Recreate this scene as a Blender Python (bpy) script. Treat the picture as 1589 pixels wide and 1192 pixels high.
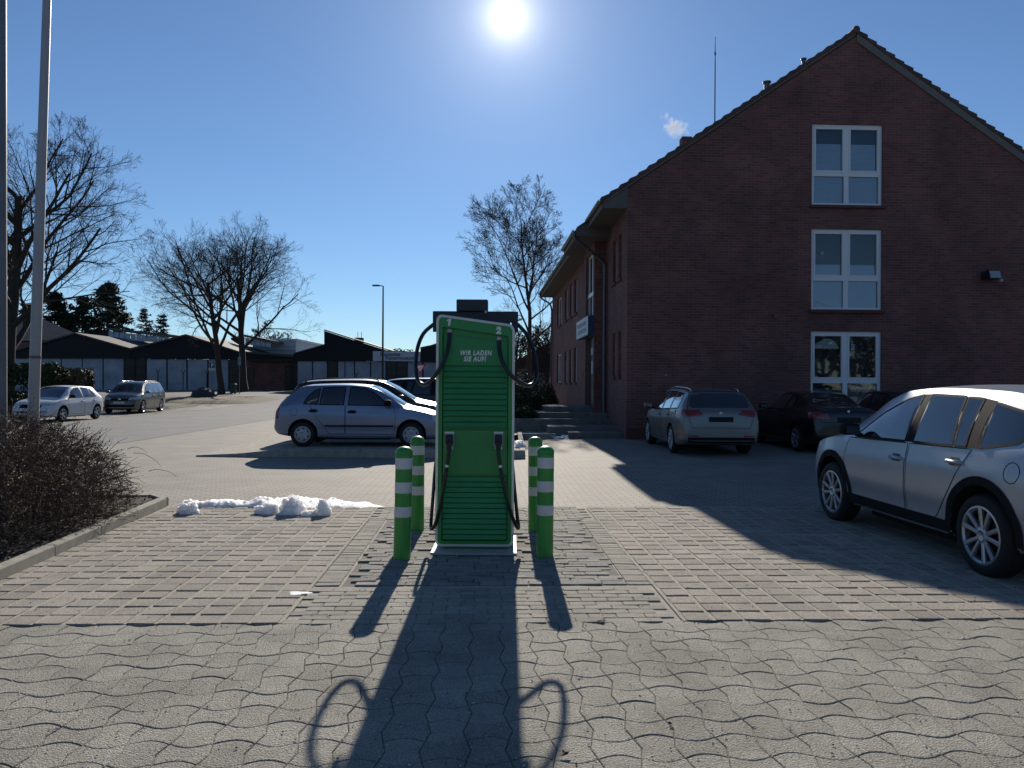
import bpy, bmesh, math, random
from mathutils import Vector, Matrix, noise
from mathutils.bvhtree import BVHTree
R = math.radians
S = bpy.context.scene
for o in list(bpy.data.objects): bpy.data.objects.remove(o)
C = S.collection
# ---------------------------------------------------------------- camera
F, CH, ROLL = 1190.0, 1.63, R(0.35)
cam = bpy.data.cameras.new('camera'); camo = bpy.data.objects.new('camera', cam); C.objects.link(camo)
cam.sensor_width = 36.0; cam.lens = 36.0*F/1589.0; cam.clip_end = 3000; cam.clip_start = 0.05
rt = Vector((math.cos(ROLL), 0, math.sin(ROLL))); up = Vector((-math.sin(ROLL), 0, math.cos(ROLL))); fw = Vector((0, 1, 0))
camo.matrix_world = Matrix(((rt.x, up.x, -fw.x, 0), (rt.y, up.y, -fw.y, 0), (rt.z, up.z, -fw.z, CH), (0, 0, 0, 1)))
S.camera = camo
# ---------------------------------------------------------------- sky and sun
SUN_EL, SUN_AZ = R(25.6), R(-0.48)          # azimuth measured from +Y towards +X
sd = Vector((math.sin(SUN_AZ)*math.cos(SUN_EL), math.cos(SUN_AZ)*math.cos(SUN_EL), math.sin(SUN_EL)))
W = bpy.data.worlds.new('World'); S.world = W; W.use_nodes = True
nt = W.node_tree; nt.nodes.clear()
def wn(t, **k):
    n = nt.nodes.new(t)
    for a, b in k.items(): setattr(n, a, b)
    return n
out = wn('ShaderNodeOutputWorld'); bg = wn('ShaderNodeBackground'); sky = wn('ShaderNodeTexSky')
sky.sky_type = 'NISHITA'; sky.sun_disc = False; sky.sun_elevation = SUN_EL; sky.sun_rotation = SUN_AZ
sky.air_density = 1.0; sky.dust_density = 0.0; sky.ozone_density = 4.0; sky.altitude = 600
bg.inputs['Strength'].default_value = 0.071
tint = wn('ShaderNodeMix', data_type='RGBA', blend_type='MULTIPLY'); tint.inputs[0].default_value = 1; tint.inputs[7].default_value = (.86, .96, 1.06, 1)   # the camera's cool white balance
nt.links.new(sky.outputs[0], tint.inputs[6]); nt.links.new(tint.outputs[2], bg.inputs['Color'])
# the sun itself with the bright air round it (the sun lamp below gives its light)
tc = wn('ShaderNodeTexCoord'); dt = wn('ShaderNodeVectorMath', operation='DOT_PRODUCT'); dt.inputs[1].default_value = sd
nrm = wn('ShaderNodeVectorMath', operation='NORMALIZE'); nt.links.new(tc.outputs['Generated'], nrm.inputs[0]); nt.links.new(nrm.outputs[0], dt.inputs[0])
mx0 = wn('ShaderNodeMath', operation='MAXIMUM'); nt.links.new(dt.outputs['Value'], mx0.inputs[0]); mx0.inputs[1].default_value = 0
tot = bg.outputs[0]
for pw, st, col in ((26000, 9.0, (1, .97, .9, 1)), (2400, .55, (1, .92, .82, 1)), (420, .20, (1, .96, .92, 1)), (70, .13, (.9, .94, 1, 1)), (11, .05, (.75, .87, 1, 1))):
    p = wn('ShaderNodeMath', operation='POWER'); nt.links.new(mx0.outputs[0], p.inputs[0]); p.inputs[1].default_value = pw
    m = wn('ShaderNodeMath', operation='MULTIPLY'); nt.links.new(p.outputs[0], m.inputs[0]); m.inputs[1].default_value = st
    b2 = wn('ShaderNodeBackground'); b2.inputs['Color'].default_value = col; nt.links.new(m.outputs[0], b2.inputs['Strength'])
    ad = wn('ShaderNodeAddShader'); nt.links.new(tot, ad.inputs[0]); nt.links.new(b2.outputs[0], ad.inputs[1]); tot = ad.outputs[0]
nt.links.new(tot, out.inputs['Surface'])
sl = bpy.data.lights.new('sun', 'SUN'); sl.energy = 5.0; sl.angle = R(0.53); sl.color = (1, .92, .80)
so = bpy.data.objects.new('sun', sl); C.objects.link(so); so.rotation_euler = (-sd).to_track_quat('-Z', 'Y').to_euler(); so.location = (0, 30, 30)
S.view_settings.view_transform = 'Standard'; S.view_settings.look = 'None'; S.view_settings.exposure = 0.3; S.view_settings.gamma = 1.0
S.render.engine = 'CYCLES'; S.render.resolution_x = 1024; S.render.resolution_y = 768
# ---------------------------------------------------------------- pixel -> place
def uv_(x, y):
    dx, dy = x-794.5, y-596.0
    return dx+dy*ROLL, dy-dx*ROLL
def at(x, y, Y):                       # the point of pixel (x, y) at depth Y
    u, v = uv_(x, y); return Vector((u/F*Y, Y, CH-v/F*Y))
def gp(x, y, z=0.0):                   # the point of pixel (x, y) on level z
    u, v = uv_(x, y); Y = F*(CH-z)/v; return Vector((u/F*Y, Y, z))
def sm(t): t = max(0.0, min(1.0, t)); return t*t*(3-2*t)
def gz(X, Y): return 0.10*sm((Y-11)/5)*sm((X-0.3)/2)*sm((60-Y)/10)+0.8*sm((Y-48)/27)
# ---------------------------------------------------------------- mesh builder
class MB:
    def __init__(s): s.v = []; s.f = []; s.m = []
    def add(s, vs, fs, mi=0):
        b = len(s.v); s.v.extend([tuple(p) for p in vs]); s.f.extend([tuple(i+b for i in f) for f in fs]); s.m.extend([mi]*len(fs)); return s
    def box(s, c, d, mi=0, rot=None, taper=1.0):
        hx, hy, hz = d[0]/2, d[1]/2, d[2]/2; vs = []
        for z in (-1, 1):
            k = taper if z > 0 else 1.0
            for x, y in ((-1, -1), (1, -1), (1, 1), (-1, 1)):
                p = Vector((x*hx*k, y*hy*k, z*hz))
                if rot is not None: p = rot @ p
                vs.append(p+Vector(c))
        return s.add(vs, [(3, 2, 1, 0), (4, 5, 6, 7), (0, 1, 5, 4), (1, 2, 6, 5), (2, 3, 7, 6), (3, 0, 4, 7)], mi)
    def bbox(s, a, b, mi=0): return s.box([(a[i]+b[i])/2 for i in range(3)], [abs(b[i]-a[i]) for i in range(3)], mi)
    def cbox(s, a, b, ch, mi=0):       # box with chamfered top edge
        x0, y0, z0 = a; x1, y1, z1 = b
        vs = [(x0, y0, z0), (x1, y0, z0), (x1, y1, z0), (x0, y1, z0), (x0, y0, z1-ch), (x1, y0, z1-ch), (x1, y1, z1-ch), (x0, y1, z1-ch),
              (x0+ch, y0+ch, z1), (x1-ch, y0+ch, z1), (x1-ch, y1-ch, z1), (x0+ch, y1-ch, z1)]
        fs = [(3, 2, 1, 0), (8, 9, 10, 11)]
        for i in range(4):
            j = (i+1) % 4; fs += [(i, j, j+4, i+4), (i+4, j+4, j+8, i+8)]
        return s.add(vs, fs, mi)
    def tube(s, pts, rad, n=6, mi=0, cap=True):
        pts = [Vector(p) for p in pts]; m = len(pts)
        if not isinstance(rad, (list, tuple)): rad = [rad]*m
        t0 = (pts[1]-pts[0]).normalized(); a = Vector((0, 0, 1)) if abs(t0.z) < .9 else Vector((1, 0, 0))
        nx = t0.cross(a).normalized(); b = len(s.v)
        for i, p in enumerate(pts):
            t = (pts[min(i+1, m-1)]-pts[max(i-1, 0)]).normalized()
            nx = (nx-t*nx.dot(t)).normalized(); ny = t.cross(nx)
            for k in range(n):
                an = 2*math.pi*k/n; q = p+(nx*math.cos(an)+ny*math.sin(an))*rad[i]; s.v.append((q.x, q.y, q.z))
        for i in range(m-1):
            for k in range(n):
                k2 = (k+1) % n; s.f.append((b+i*n+k, b+i*n+k2, b+i*n+n+k2, b+i*n+n+k)); s.m.append(mi)
        if cap:
            s.f.append(tuple(b+k for k in range(n-1, -1, -1))); s.m.append(mi)
            s.f.append(tuple(b+(m-1)*n+k for k in range(n))); s.m.append(mi)
        return s
    def lathe(s, prof, n=24, mi=0, M=None, cap=True):     # prof (r, z) round z
        b = len(s.v); m = len(prof)
        for r, z in prof:
            for k in range(n):
                an = 2*math.pi*k/n; p = Vector((r*math.cos(an), r*math.sin(an), z))
                if M is not None: p = M @ p
                s.v.append(tuple(p))
        for i in range(m-1):
            for k in range(n):
                k2 = (k+1) % n; s.f.append((b+i*n+k, b+i*n+k2, b+i*n+n+k2, b+i*n+n+k)); s.m.append(mi)
        if cap:
            s.f.append(tuple(b+k for k in range(n-1, -1, -1))); s.m.append(mi)
            s.f.append(tuple(b+(m-1)*n+k for k in range(n))); s.m.append(mi)
        return s
    def prism(s, poly, y0, y1, mi=0, axis='y'):            # poly (a, b) extruded along an axis
        n = len(poly)
        def P(a, b, t): return (a, t, b) if axis == 'y' else ((t, a, b) if axis == 'x' else (a, b, t))
        vs = [P(a, b, y0) for a, b in poly]+[P(a, b, y1) for a, b in poly]
        fs = [tuple(range(n)), tuple(range(2*n-1, n-1, -1))]+[(i, i+n, (i+1) % n+n, (i+1) % n) for i in range(n)]
        return s.add(vs, fs, mi)
    def grid(s, fn, nu, nv, mi=0):
        b = len(s.v)
        for i in range(nu+1):
            for j in range(nv+1): s.v.append(tuple(fn(i/nu, j/nv)))
        for i in range(nu):
            for j in range(nv):
                a = b+i*(nv+1)+j; s.f.append((a, a+nv+1, a+nv+2, a+1)); s.m.append(mi)
        return s
    def mesh(s, name, mats, smooth=None, fix=True):
        me = bpy.data.meshes.new(name); me.from_pydata(s.v, [], s.f)
        for m in (mats if isinstance(mats, (list, tuple)) else [mats]): me.materials.append(m)
        if any(s.m): me.polygons.foreach_set('material_index', s.m)
        if fix or smooth is not None:
            bm = bmesh.new(); bm.from_mesh(me)
            if fix: bmesh.ops.recalc_face_normals(bm, faces=bm.faces)
            if smooth is not None:
                for f in bm.faces: f.smooth = True
                for e in bm.edges:
                    if len(e.link_faces) == 2 and e.calc_face_angle(0) > R(smooth): e.smooth = False
            bm.to_mesh(me); bm.free()
        me.update(); return me
    def build(s, name, mats, parent=None, smooth=None, fix=True): return obj(name, s.mesh(name, mats, smooth, fix), parent)
def obj(name, me, parent=None, loc=None, rot=None):
    o = bpy.data.objects.new(name, me); C.objects.link(o)
    if parent: o.parent = parent
    if loc is not None: o.location = loc
    if rot is not None: o.rotation_euler = rot
    return o
def tag(o, label=None, cat=None, group=None, kind=None):
    if label: o['label'] = label
    if cat: o['category'] = cat
    if group: o['group'] = group
    if kind: o['kind'] = kind
    return o
def thing(name, label, cat, loc=(0, 0, 0), rz=0, group=None):
    return tag(obj(name, None, None, loc, (0, 0, rz)), label, cat, group)
def struct(o, label=None): return tag(o, label, kind='structure')
def copy_tree(o, parent=None):
    c = o.copy(); C.objects.link(c); c.parent = parent
    for ch in [k for k in o.children]: copy_tree(ch, c)
    return c
def text_mesh(txt, size, shear=0.0, bold=0.0, ext=0.0008, align='LEFT', width=1.0, space=1.0):
    cu = bpy.data.curves.new('lettering', 'FONT'); cu.body = txt; cu.size = size; cu.shear = shear; cu.offset = bold; cu.extrude = ext; cu.align_x = align
    cu.resolution_u = 3; cu.space_character = space
    o = bpy.data.objects.new('lettering', cu); C.objects.link(o)
    dg = bpy.context.evaluated_depsgraph_get(); me = bpy.data.meshes.new_from_object(o.evaluated_get(dg))
    bpy.data.objects.remove(o)
    me.transform(Matrix.Diagonal((width, 1, 1, 1))); return me
def text(name, txt, size, mat, parent, loc, rot, **k):
    me = text_mesh(txt, size, **k); me.materials.clear(); me.materials.append(mat)
    return obj(name, me, parent, loc, rot)
# ---------------------------------------------------------------- materials
MT = {}
def mat(name, col, rough=.7, metal=0.0, spec=.5, coat=0.0, var=0.0, vscale=3.0, bump=0.0, bscale=40.0, rnd=0.0, trans=0.0, ior=1.45, dirt=0.0, dirtcol=(.1, .09, .08), coatr=.05, detail=6.0, stain=0.0):
    if name in MT: return MT[name]
    m = bpy.data.materials.new(name); m.use_nodes = True; t = m.node_tree; b = t.nodes['Principled BSDF']; L = t.links.new
    b.inputs['Base Color'].default_value = (*col, 1); b.inputs['Roughness'].default_value = rough; b.inputs['Metallic'].default_value = metal
    b.inputs['Specular IOR Level'].default_value = spec; b.inputs['Coat Weight'].default_value = coat; b.inputs['Coat Roughness'].default_value = coatr
    b.inputs['Transmission Weight'].default_value = trans; b.inputs['IOR'].default_value = ior
    N = t.nodes.new; tcn = N('ShaderNodeTexCoord'); src = None
    def mixc(a, bb, f, mode='MIX'):
        x = N('ShaderNodeMix'); x.data_type = 'RGBA'; x.blend_type = mode
        for s_, v in ((x.inputs[6], a), (x.inputs[7], bb), (x.inputs[0], f)):
            if hasattr(v, 'is_linked'): L(v, s_)
            else: s_.default_value = v
        return x.outputs[2]
    cur = (*col, 1)
    if rnd:
        oi = N('ShaderNodeObjectInfo'); mr = N('ShaderNodeMapRange'); mr.inputs['To Min'].default_value = 1-rnd; mr.inputs['To Max'].default_value = 1+rnd
        L(oi.outputs['Random'], mr.inputs['Value']); hv = N('ShaderNodeHueSaturation'); hv.inputs['Color'].default_value = (*col, 1); L(mr.outputs[0], hv.inputs['Value']); cur = hv.outputs[0]
    geo = N('ShaderNodeNewGeometry')
    if var:
        nz = N('ShaderNodeTexNoise'); nz.inputs['Scale'].default_value = vscale; nz.inputs['Detail'].default_value = detail; nz.inputs['Roughness'].default_value = .65; L(geo.outputs['Position'], nz.inputs['Vector'])
        mr = N('ShaderNodeMapRange'); mr.inputs['From Min'].default_value = .28; mr.inputs['From Max'].default_value = .72; mr.inputs['To Min'].default_value = 1-var; mr.inputs['To Max'].default_value = 1+var; L(nz.outputs[0], mr.inputs['Value'])
        vm = N('ShaderNodeVectorMath'); vm.operation = 'SCALE'
        if hasattr(cur, 'is_linked'): L(cur, vm.inputs[0])
        else: vm.inputs[0].default_value = col
        L(mr.outputs[0], vm.inputs['Scale']); cur = vm.outputs[0]
    if stain:                            # broad old stains and damp patches
        nz = N('ShaderNodeTexNoise'); nz.inputs['Scale'].default_value = 1.7; nz.inputs['Detail'].default_value = 10; nz.inputs['Roughness'].default_value = .72; nz.inputs['Distortion'].default_value = .6; L(geo.outputs['Position'], nz.inputs['Vector'])
        mr = N('ShaderNodeMapRange'); mr.inputs['From Min'].default_value = .34; mr.inputs['From Max'].default_value = .60; mr.inputs['To Min'].default_value = 1-stain; mr.inputs['To Max'].default_value = 1+stain*.25; L(nz.outputs[0], mr.inputs['Value'])
        vm = N('ShaderNodeVectorMath'); vm.operation = 'SCALE'; L(cur, vm.inputs[0]); L(mr.outputs[0], vm.inputs['Scale']); cur = vm.outputs[0]
    if dirt:
        nz = N('ShaderNodeTexNoise'); nz.inputs['Scale'].default_value = vscale*.45; nz.inputs['Detail'].default_value = 9; nz.inputs['Roughness'].default_value = .7; L(geo.outputs['Position'], nz.inputs['Vector'])
        rp = N('ShaderNodeMapRange'); rp.inputs['From Min'].default_value = .45; rp.inputs['From Max'].default_value = .7; rp.inputs['To Max'].default_value = dirt; L(nz.outputs[0], rp.inputs['Value'])
        cur = mixc(cur, (*dirtcol, 1), rp.outputs[0])
    if hasattr(cur, 'is_linked'): L(cur, b.inputs['Base Color'])
    if bump:
        nz = N('ShaderNodeTexNoise'); nz.inputs['Scale'].default_value = bscale; nz.inputs['Detail'].default_value = 5; L(geo.outputs['Position'], nz.inputs['Vector'])
        bp = N('ShaderNodeBump'); bp.inputs['Strength'].default_value = bump; bp.inputs['Distance'].default_value = .02; L(nz.outputs[0], bp.inputs['Height']); L(bp.outputs[0], b.inputs['Normal'])
    MT[name] = m; return m
def brickmat(name, c1, c2, mortar, bw, bh, ms, rough=.85, coord='UVZ', bump=.5, rot=0.0, var=.25, vsc=1.5, dist=.01):
    """bricks laid in world metres: coord 'XY' for ground, 'WALL' picks the wall's horizontal run"""
    m = bpy.data.materials.new(name); m.use_nodes = True; t = m.node_tree; b = t.nodes['Principled BSDF']; L = t.links.new; N = t.nodes.new
    tcn = N('ShaderNodeTexCoord'); br = N('ShaderNodeTexBrick'); mp = N('ShaderNodeMapping')
    if coord == 'XY':
        g = N('ShaderNodeNewGeometry'); L(g.outputs['Position'], mp.inputs['Vector']); mp.inputs['Rotation'].default_value = (0, 0, rot); L(mp.outputs[0], br.inputs['Vector'])
    else:                                # object space: x or y run by normal, z up
        sx = N('ShaderNodeSeparateXYZ'); L(tcn.outputs['Object'], sx.inputs[0]); sn = N('ShaderNodeSeparateXYZ'); L(tcn.outputs['Normal'], sn.inputs[0])
        ab = N('ShaderNodeMath'); ab.operation = 'ABSOLUTE'; L(sn.outputs[0], ab.inputs[0])
        gt = N('ShaderNodeMath'); gt.operation = 'GREATER_THAN'; gt.inputs[1].default_value = .7; L(ab.outputs[0], gt.inputs[0])
        mi = N('ShaderNodeMix'); L(gt.outputs[0], mi.inputs[0]); L(sx.outputs[0], mi.inputs[2]); L(sx.outputs[1], mi.inputs[3])
        cb = N('ShaderNodeCombineXYZ'); L(mi.outputs[0], cb.inputs[0]); L(sx.outputs[2], cb.inputs[1]); L(cb.outputs[0], br.inputs['Vector'])
    br.inputs['Color1'].default_value = (*c1, 1); br.inputs['Color2'].default_value = (*c2, 1); br.inputs['Mortar'].default_value = (*mortar, 1)
    br.inputs['Scale'].default_value = 1; br.inputs['Brick Width'].default_value = bw; br.inputs['Row Height'].default_value = bh; br.inputs['Mortar Size'].default_value = ms; br.inputs['Mortar Smooth'].default_value = .3
    g2 = N('ShaderNodeNewGeometry'); nz = N('ShaderNodeTexNoise'); nz.inputs['Scale'].default_value = vsc; nz.inputs['Detail'].default_value = 8; nz.inputs['Roughness'].default_value = .65; L(g2.outputs['Position'], nz.inputs['Vector'])
    mr = N('ShaderNodeMapRange'); mr.inputs['From Min'].default_value = .3; mr.inputs['From Max'].default_value = .7; mr.inputs['To Min'].default_value = 1-var; mr.inputs['To Max'].default_value = 1+var; L(nz.outputs[0], mr.inputs['Value'])
    vm = N('ShaderNodeVectorMath'); vm.operation = 'SCALE'; L(br.outputs[0], vm.inputs[0]); L(mr.outputs[0], vm.inputs['Scale']); L(vm.outputs[0], b.inputs['Base Color'])
    b.inputs['Roughness'].default_value = rough
    n2 = N('ShaderNodeTexNoise'); n2.inputs['Scale'].default_value = 60; n2.inputs['Detail'].default_value = 4; L(g2.outputs['Position'], n2.inputs['Vector'])
    hm = N('ShaderNodeMath'); hm.operation = 'MULTIPLY_ADD'; L(n2.outputs[0], hm.inputs[0]); hm.inputs[1].default_value = .35
    iv = N('ShaderNodeMath'); iv.operation = 'SUBTRACT'; iv.inputs[0].default_value = 1; L(br.outputs['Fac'], iv.inputs[1]); L(iv.outputs[0], hm.inputs[2])
    bp = N('ShaderNodeBump'); bp.inputs['Strength'].default_value = bump; bp.inputs['Distance'].default_value = dist; L(hm.outputs[0], bp.inputs['Height']); L(bp.outputs[0], b.inputs['Normal'])
    MT[name] = m; return m
# ================================================================ the setting: ground
rng = random.Random(7)
M_sand = mat('joint_sand', (.36, .33, .28), .95, var=.25, vscale=6, bump=.5, bscale=180)
M_drive = brickmat('driveway_brick', (.245, .213, .183), (.208, .197, .166), (.11, .10, .084), .21, .105, .011, coord='XY', rot=R(-2.3), bump=.6, var=.22, vsc=1.3, dist=.008)
M_asph = mat('asphalt', (.15, .152, .15), .9, stain=.2, var=.16, vscale=.5, bump=.3, bscale=70)
M_earth = mat('verge_earth', (.14, .12, .08), .95, var=.4, vscale=2.5, bump=.7, bscale=14)
M_soil = mat('bed_soil', (.045, .036, .028), .95, var=.5, vscale=9, bump=1.0, bscale=30)
M_wavy = mat('wavy_concrete', (.34, .322, .275), .88, rnd=.10, stain=.30, var=.62, vscale=95, bump=1.0, bscale=130, dirt=.25, dirtcol=(.22, .205, .18), detail=9)
M_bay = mat('bay_stone', (.325, .29, .248), .88, rnd=.16, stain=.25, var=.58, vscale=90, bump=.7, bscale=150, dirt=.3, dirtcol=(.34, .315, .26), detail=9)
M_patch = mat('patch_brick', (.25, .238, .215), .9, rnd=.18, var=.4, vscale=100, bump=.7, bscale=150, dirt=.2, dirtcol=(.34, .315, .27), detail=9)
M_smooth = mat('worn_brick', (.30, .28, .236), .9, rnd=.13, stain=.28, var=.4, vscale=100, bump=.6, bscale=150, dirt=.45, dirtcol=(.35, .325, .27), detail=9)
M_kerb = mat('kerb_concrete', (.33, .31, .265), .9, rnd=.06, var=.25, vscale=8, bump=.5, bscale=120, dirt=.3, dirtcol=(.16, .16, .11))
M_snow = mat('snow', (.86, .87, .89), .6, var=.08, vscale=14, bump=.9, bscale=60, dirt=.25, dirtcol=(.55, .53, .5))
_sb = M_snow.node_tree.nodes['Principled BSDF']; _sb.inputs['Subsurface Weight'].default_value = 1.0; _sb.inputs['Subsurface Radius'].default_value = (.12, .11, .10); _sb.inputs['Subsurface Scale'].default_value = 1.0
def sheet(name, x0, x1, y0, y1, dz, m, nx=8, ny=8, inside=None):
    mb = MB(); mb.grid(lambda a, b: (x0+(x1-x0)*a, y0+(y1-y0)*b, gz(x0+(x1-x0)*a, y0+(y1-y0)*b)+dz), nx, ny)
    return struct(mb.build(name, m, smooth=60, fix=False))
# base sheet reaching the horizon, finer where the ground rises
xs = [-900, -400, -150, -80, -50]+[-40+2*i for i in range(36)]+[40, 80, 150, 400, 900]
ys = [-300, -60, -10, 4, 8]+[10+i for i in range(0, 10)]+[20+2*i for i in range(32)]+[90, 120, 200, 400, 900, 1500]
mb = MB(); nx = len(xs)
mb.v = [(x, y, gz(x, y)) for y in ys for x in xs]
mb.f = [(j*nx+i, j*nx+i+1, j*nx+nx+i+1, j*nx+nx+i) for j in range(len(ys)-1) for i in range(nx-1)]; mb.m = [0]*len(mb.f)
struct(mb.build('ground', M_drive, smooth=80, fix=False))
# asphalt road with the parking strip on its far side
mb = MB()
def road_x(Y): return -10.3-0.02*(Y-20)-0.0022*max(0, Y-38)**2
mb.grid(lambda a, b: (road_x(-40+150*b)-7.6*(1-a), -40+150*b, gz(road_x(-40+150*b)-7.6*(1-a), -40+150*b)+.006), 4, 75)
struct(mb.build('road', M_asph, smooth=80, fix=False))
mb = MB(); mb.grid(lambda a, b: (-60+90*a, 63+9*b, gz(0, 63+9*b)+.012), 20, 6); struct(mb.build('cross_street', M_asph, smooth=80, fix=False))
sheet('kerbside_strip', -20.6, -18.0, 5, 47, .012, mat('strip_cobble', (.2, .19, .175), .9, var=.3, vscale=4, bump=.8, bscale=25), 3, 20)
# grass verge with the trees
mb = MB(); pts = []
def verge(cx, cy, rx, ry, name, h=.10):
    mb = MB(); n = 40; vs = [(cx, cy, gz(cx, cy)+h)]; r2 = random.Random(3)
    for k, s_ in ((0, .85), (1, 1.0)):
        for i in range(n):
            a = 2*math.pi*i/n; x = cx+rx*s_*math.copysign(abs(math.cos(a))**.6, math.cos(a)); y = cy+ry*s_*math.copysign(abs(math.sin(a))**.6, math.sin(a))
            vs.append((x, y, gz(x, y)+(h+r2.uniform(-.02, .02) if k == 0 else .008)))
    fs = [(0, 1+i, 1+(i+1) % n) for i in range(n)]+[(1+i, 1+n+i, 1+n+(i+1) % n, 1+(i+1) % n) for i in range(n)]
    mb.add(vs, fs); return struct(mb.build(name, M_earth, smooth=60))
verge(-23.0, 57.5, 4.9, 4.2, 'grass_verge', .16)
verge(-33, 40, 12.3, 22, 'hedge_verge', .05)
# ---------------------------------------------------------------- paving, laid square to the house (2.3 degrees off)
PA = R(2.3); e1 = Vector((math.cos(PA), math.sin(PA), 0)); e2 = Vector((-math.sin(PA), math.cos(PA), 0)); PO = Vector((0, 5.2, 0))
def pv(u, v, z=0): return PO+e1*u+e2*v+Vector((0, 0, z))
def pave_sheet(name, u0, u1, v0, v1, z, m):
    mb = MB(); mb.add([pv(u0, v0, z), pv(u1, v0, z), pv(u1, v1, z), pv(u0, v1, z)], [(0, 1, 2, 3)]); return struct(mb.build(name, m))
def lay(parent, items, name, limit=300):
    """items: (mesh, location, rotation z, tilt); the nearest ones are objects of their own, the rest one joined part"""
    items.sort(key=lambda i: i[1].y*1.0+abs(i[1].x)*.25)
    vis = [i for i in items if abs(i[1].x) < .70*i[1].y+.25 and i[1].y > 2.9]
    hid = [i for i in items if not (abs(i[1].x) < .70*i[1].y+.25 and i[1].y > 2.9)]
    rest = vis[limit:]+hid
    for me, p, rz, tl in vis[:limit]: obj(name, me, parent, p, (tl[0], tl[1], rz))
    if rest:
        mb = MB()
        for me, p, rz, tl in rest:
            Mx = Matrix.Translation(p) @ Matrix.Rotation(rz, 4, 'Z') @ Matrix.Rotation(tl[1], 4, 'Y') @ Matrix.Rotation(tl[0], 4, 'X')
            mb.add([Mx @ v.co for v in me.vertices], [tuple(f.vertices) for f in me.polygons])
        o = mb.build('further_pavers', rest[0][0].materials[0], parent, fix=False); tag(o, kind='stuff')
def outline_stone(name, poly, z0, z1, ch, m):
    n = len(poly); cx = sum(p[0] for p in poly)/n; cy = sum(p[1] for p in poly)/n; mb = MB(); rr = max(math.hypot(p[0]-cx, p[1]-cy) for p in poly)
    def ins(p, d): k = 1-d/rr; return (cx+(p[0]-cx)*k, cy+(p[1]-cy)*k)
    vs = [(p[0], p[1], z0) for p in poly]+[(p[0], p[1], z1-ch) for p in poly]+[(*ins(p, ch), z1-ch*.3) for p in poly]+[(*ins(p, ch*2.4), z1) for p in poly]
    fs = []
    for k in range(3):
        for i in range(n): fs.append((k*n+i, k*n+(i+1) % n, k*n+n+(i+1) % n, k*n+n+i))
    fs.append(tuple(3*n+i for i in range(n)))
    mb.add(vs, fs); return mb.mesh(name, m, fix=False)
# wavy interlocking pavers of the forecourt
fore = pave_sheet('forecourt_pavement', -9, 9, -7, .0, .003, mat('forecourt_joint', (.20, .185, .16), .95, var=.3, vscale=20))
PW, PH, PA_ = .190, .190, .035
def wav(u, k): return k*PH+(1 if k % 2 else -1)*PA_*math.cos(math.pi*u/PW)
def wavy_poly(big):
    g = .0022; pts = []
    s_ = 1 if big else -1
    for i in range(9):
        u = -PW/2+PW*i/8; pts.append((u, -PH/2-s_*PA_*math.cos(math.pi*u/PW)*1.0))
    q = -.020*s_
    right = [(PW/2+q*.55, -PH*.22), (PW/2+q, 0), (PW/2+q*.55, PH*.22)]
    bot = pts; top = [(u, -v) for u, v in reversed(pts)]
    poly = bot+right+top+[(-a, b) for a, b in reversed(right)]
    return [(a*(1-2*g/PW), b*(1-2*g/PH)) for a, b in poly]
wm = [[outline_stone('paver', wavy_poly(b), -.05, .012, .004, M_wavy)] for b in (0, 1)]
its = []
for r_ in range(-22, 0):
    for c_ in range(-30, 31):
        p = pv((c_+.12)*PW, (r_+.5)*PH, rng.uniform(-.0022, .0016))
        its.append((wm[(r_+c_) % 2][0], p, PA, (rng.gauss(0, .006), rng.gauss(0, .006))))
lay(fore, its, 'paver')
# open-jointed stones of the two bays
BP = .204
def stone_meshes(w, d, m, zt, ch, n=3):
    r3 = random.Random(5); res = []
    for k in range(n):
        x, y = w/2, d/2; j = lambda: r3.uniform(-.003, .003); c = .008
        poly = [(-x+c+j(), -y), (x-c+j(), -y+j()), (x, -y+c), (x+j(), y-c), (x-c, y+j()), (-x+c, y+j()), (-x+j(), y-c), (-x, -y+c)]
        res.append(outline_stone('paving_stone', poly, -.05, zt, ch, m))
    return res
bm_ = stone_meshes(.176, .181, M_bay, .021, .003)
M_jg = mat('joint_gravel', (.43, .40, .32), .95, var=.4, vscale=90, bump=.8, bscale=200)
def bay(name, u0, cols, sgn):
    o = pave_sheet(name, min(u0, u0+sgn*cols*BP), max(u0, u0+sgn*cols*BP), .004, 4.88, .004, M_sand); its = []
    for i in range(cols):
        for j in range(24):
            u = u0+sgn*(i+.5)*BP; v = .10+j*BP
            its.append((rng.choice(bm_), pv(u+rng.gauss(0, .003), v+rng.gauss(0, .003), rng.uniform(-.004, .001)), PA+rng.choice((0, math.pi))+rng.gauss(0, .012), (rng.gauss(0, .008), rng.gauss(0, .006))))
    jf = MB()
    for i in range(cols+1):
        u = u0+sgn*i*BP; jf.grid(lambda a, b: pv(u-.017+.034*a, .01+4.85*b, .0145+.003*noise.noise(Vector((u*9, b*60, a)))), 2, 90)
    tag(jf.build('joint_gravel', M_jg, o, fix=False), kind='stuff')
    lay(o, its, 'paving_stone'); return o
bay('left_bay_pavement', -1.55, 13, -1)
bay('right_bay_pavement', 1.20, 25, 1)
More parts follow.
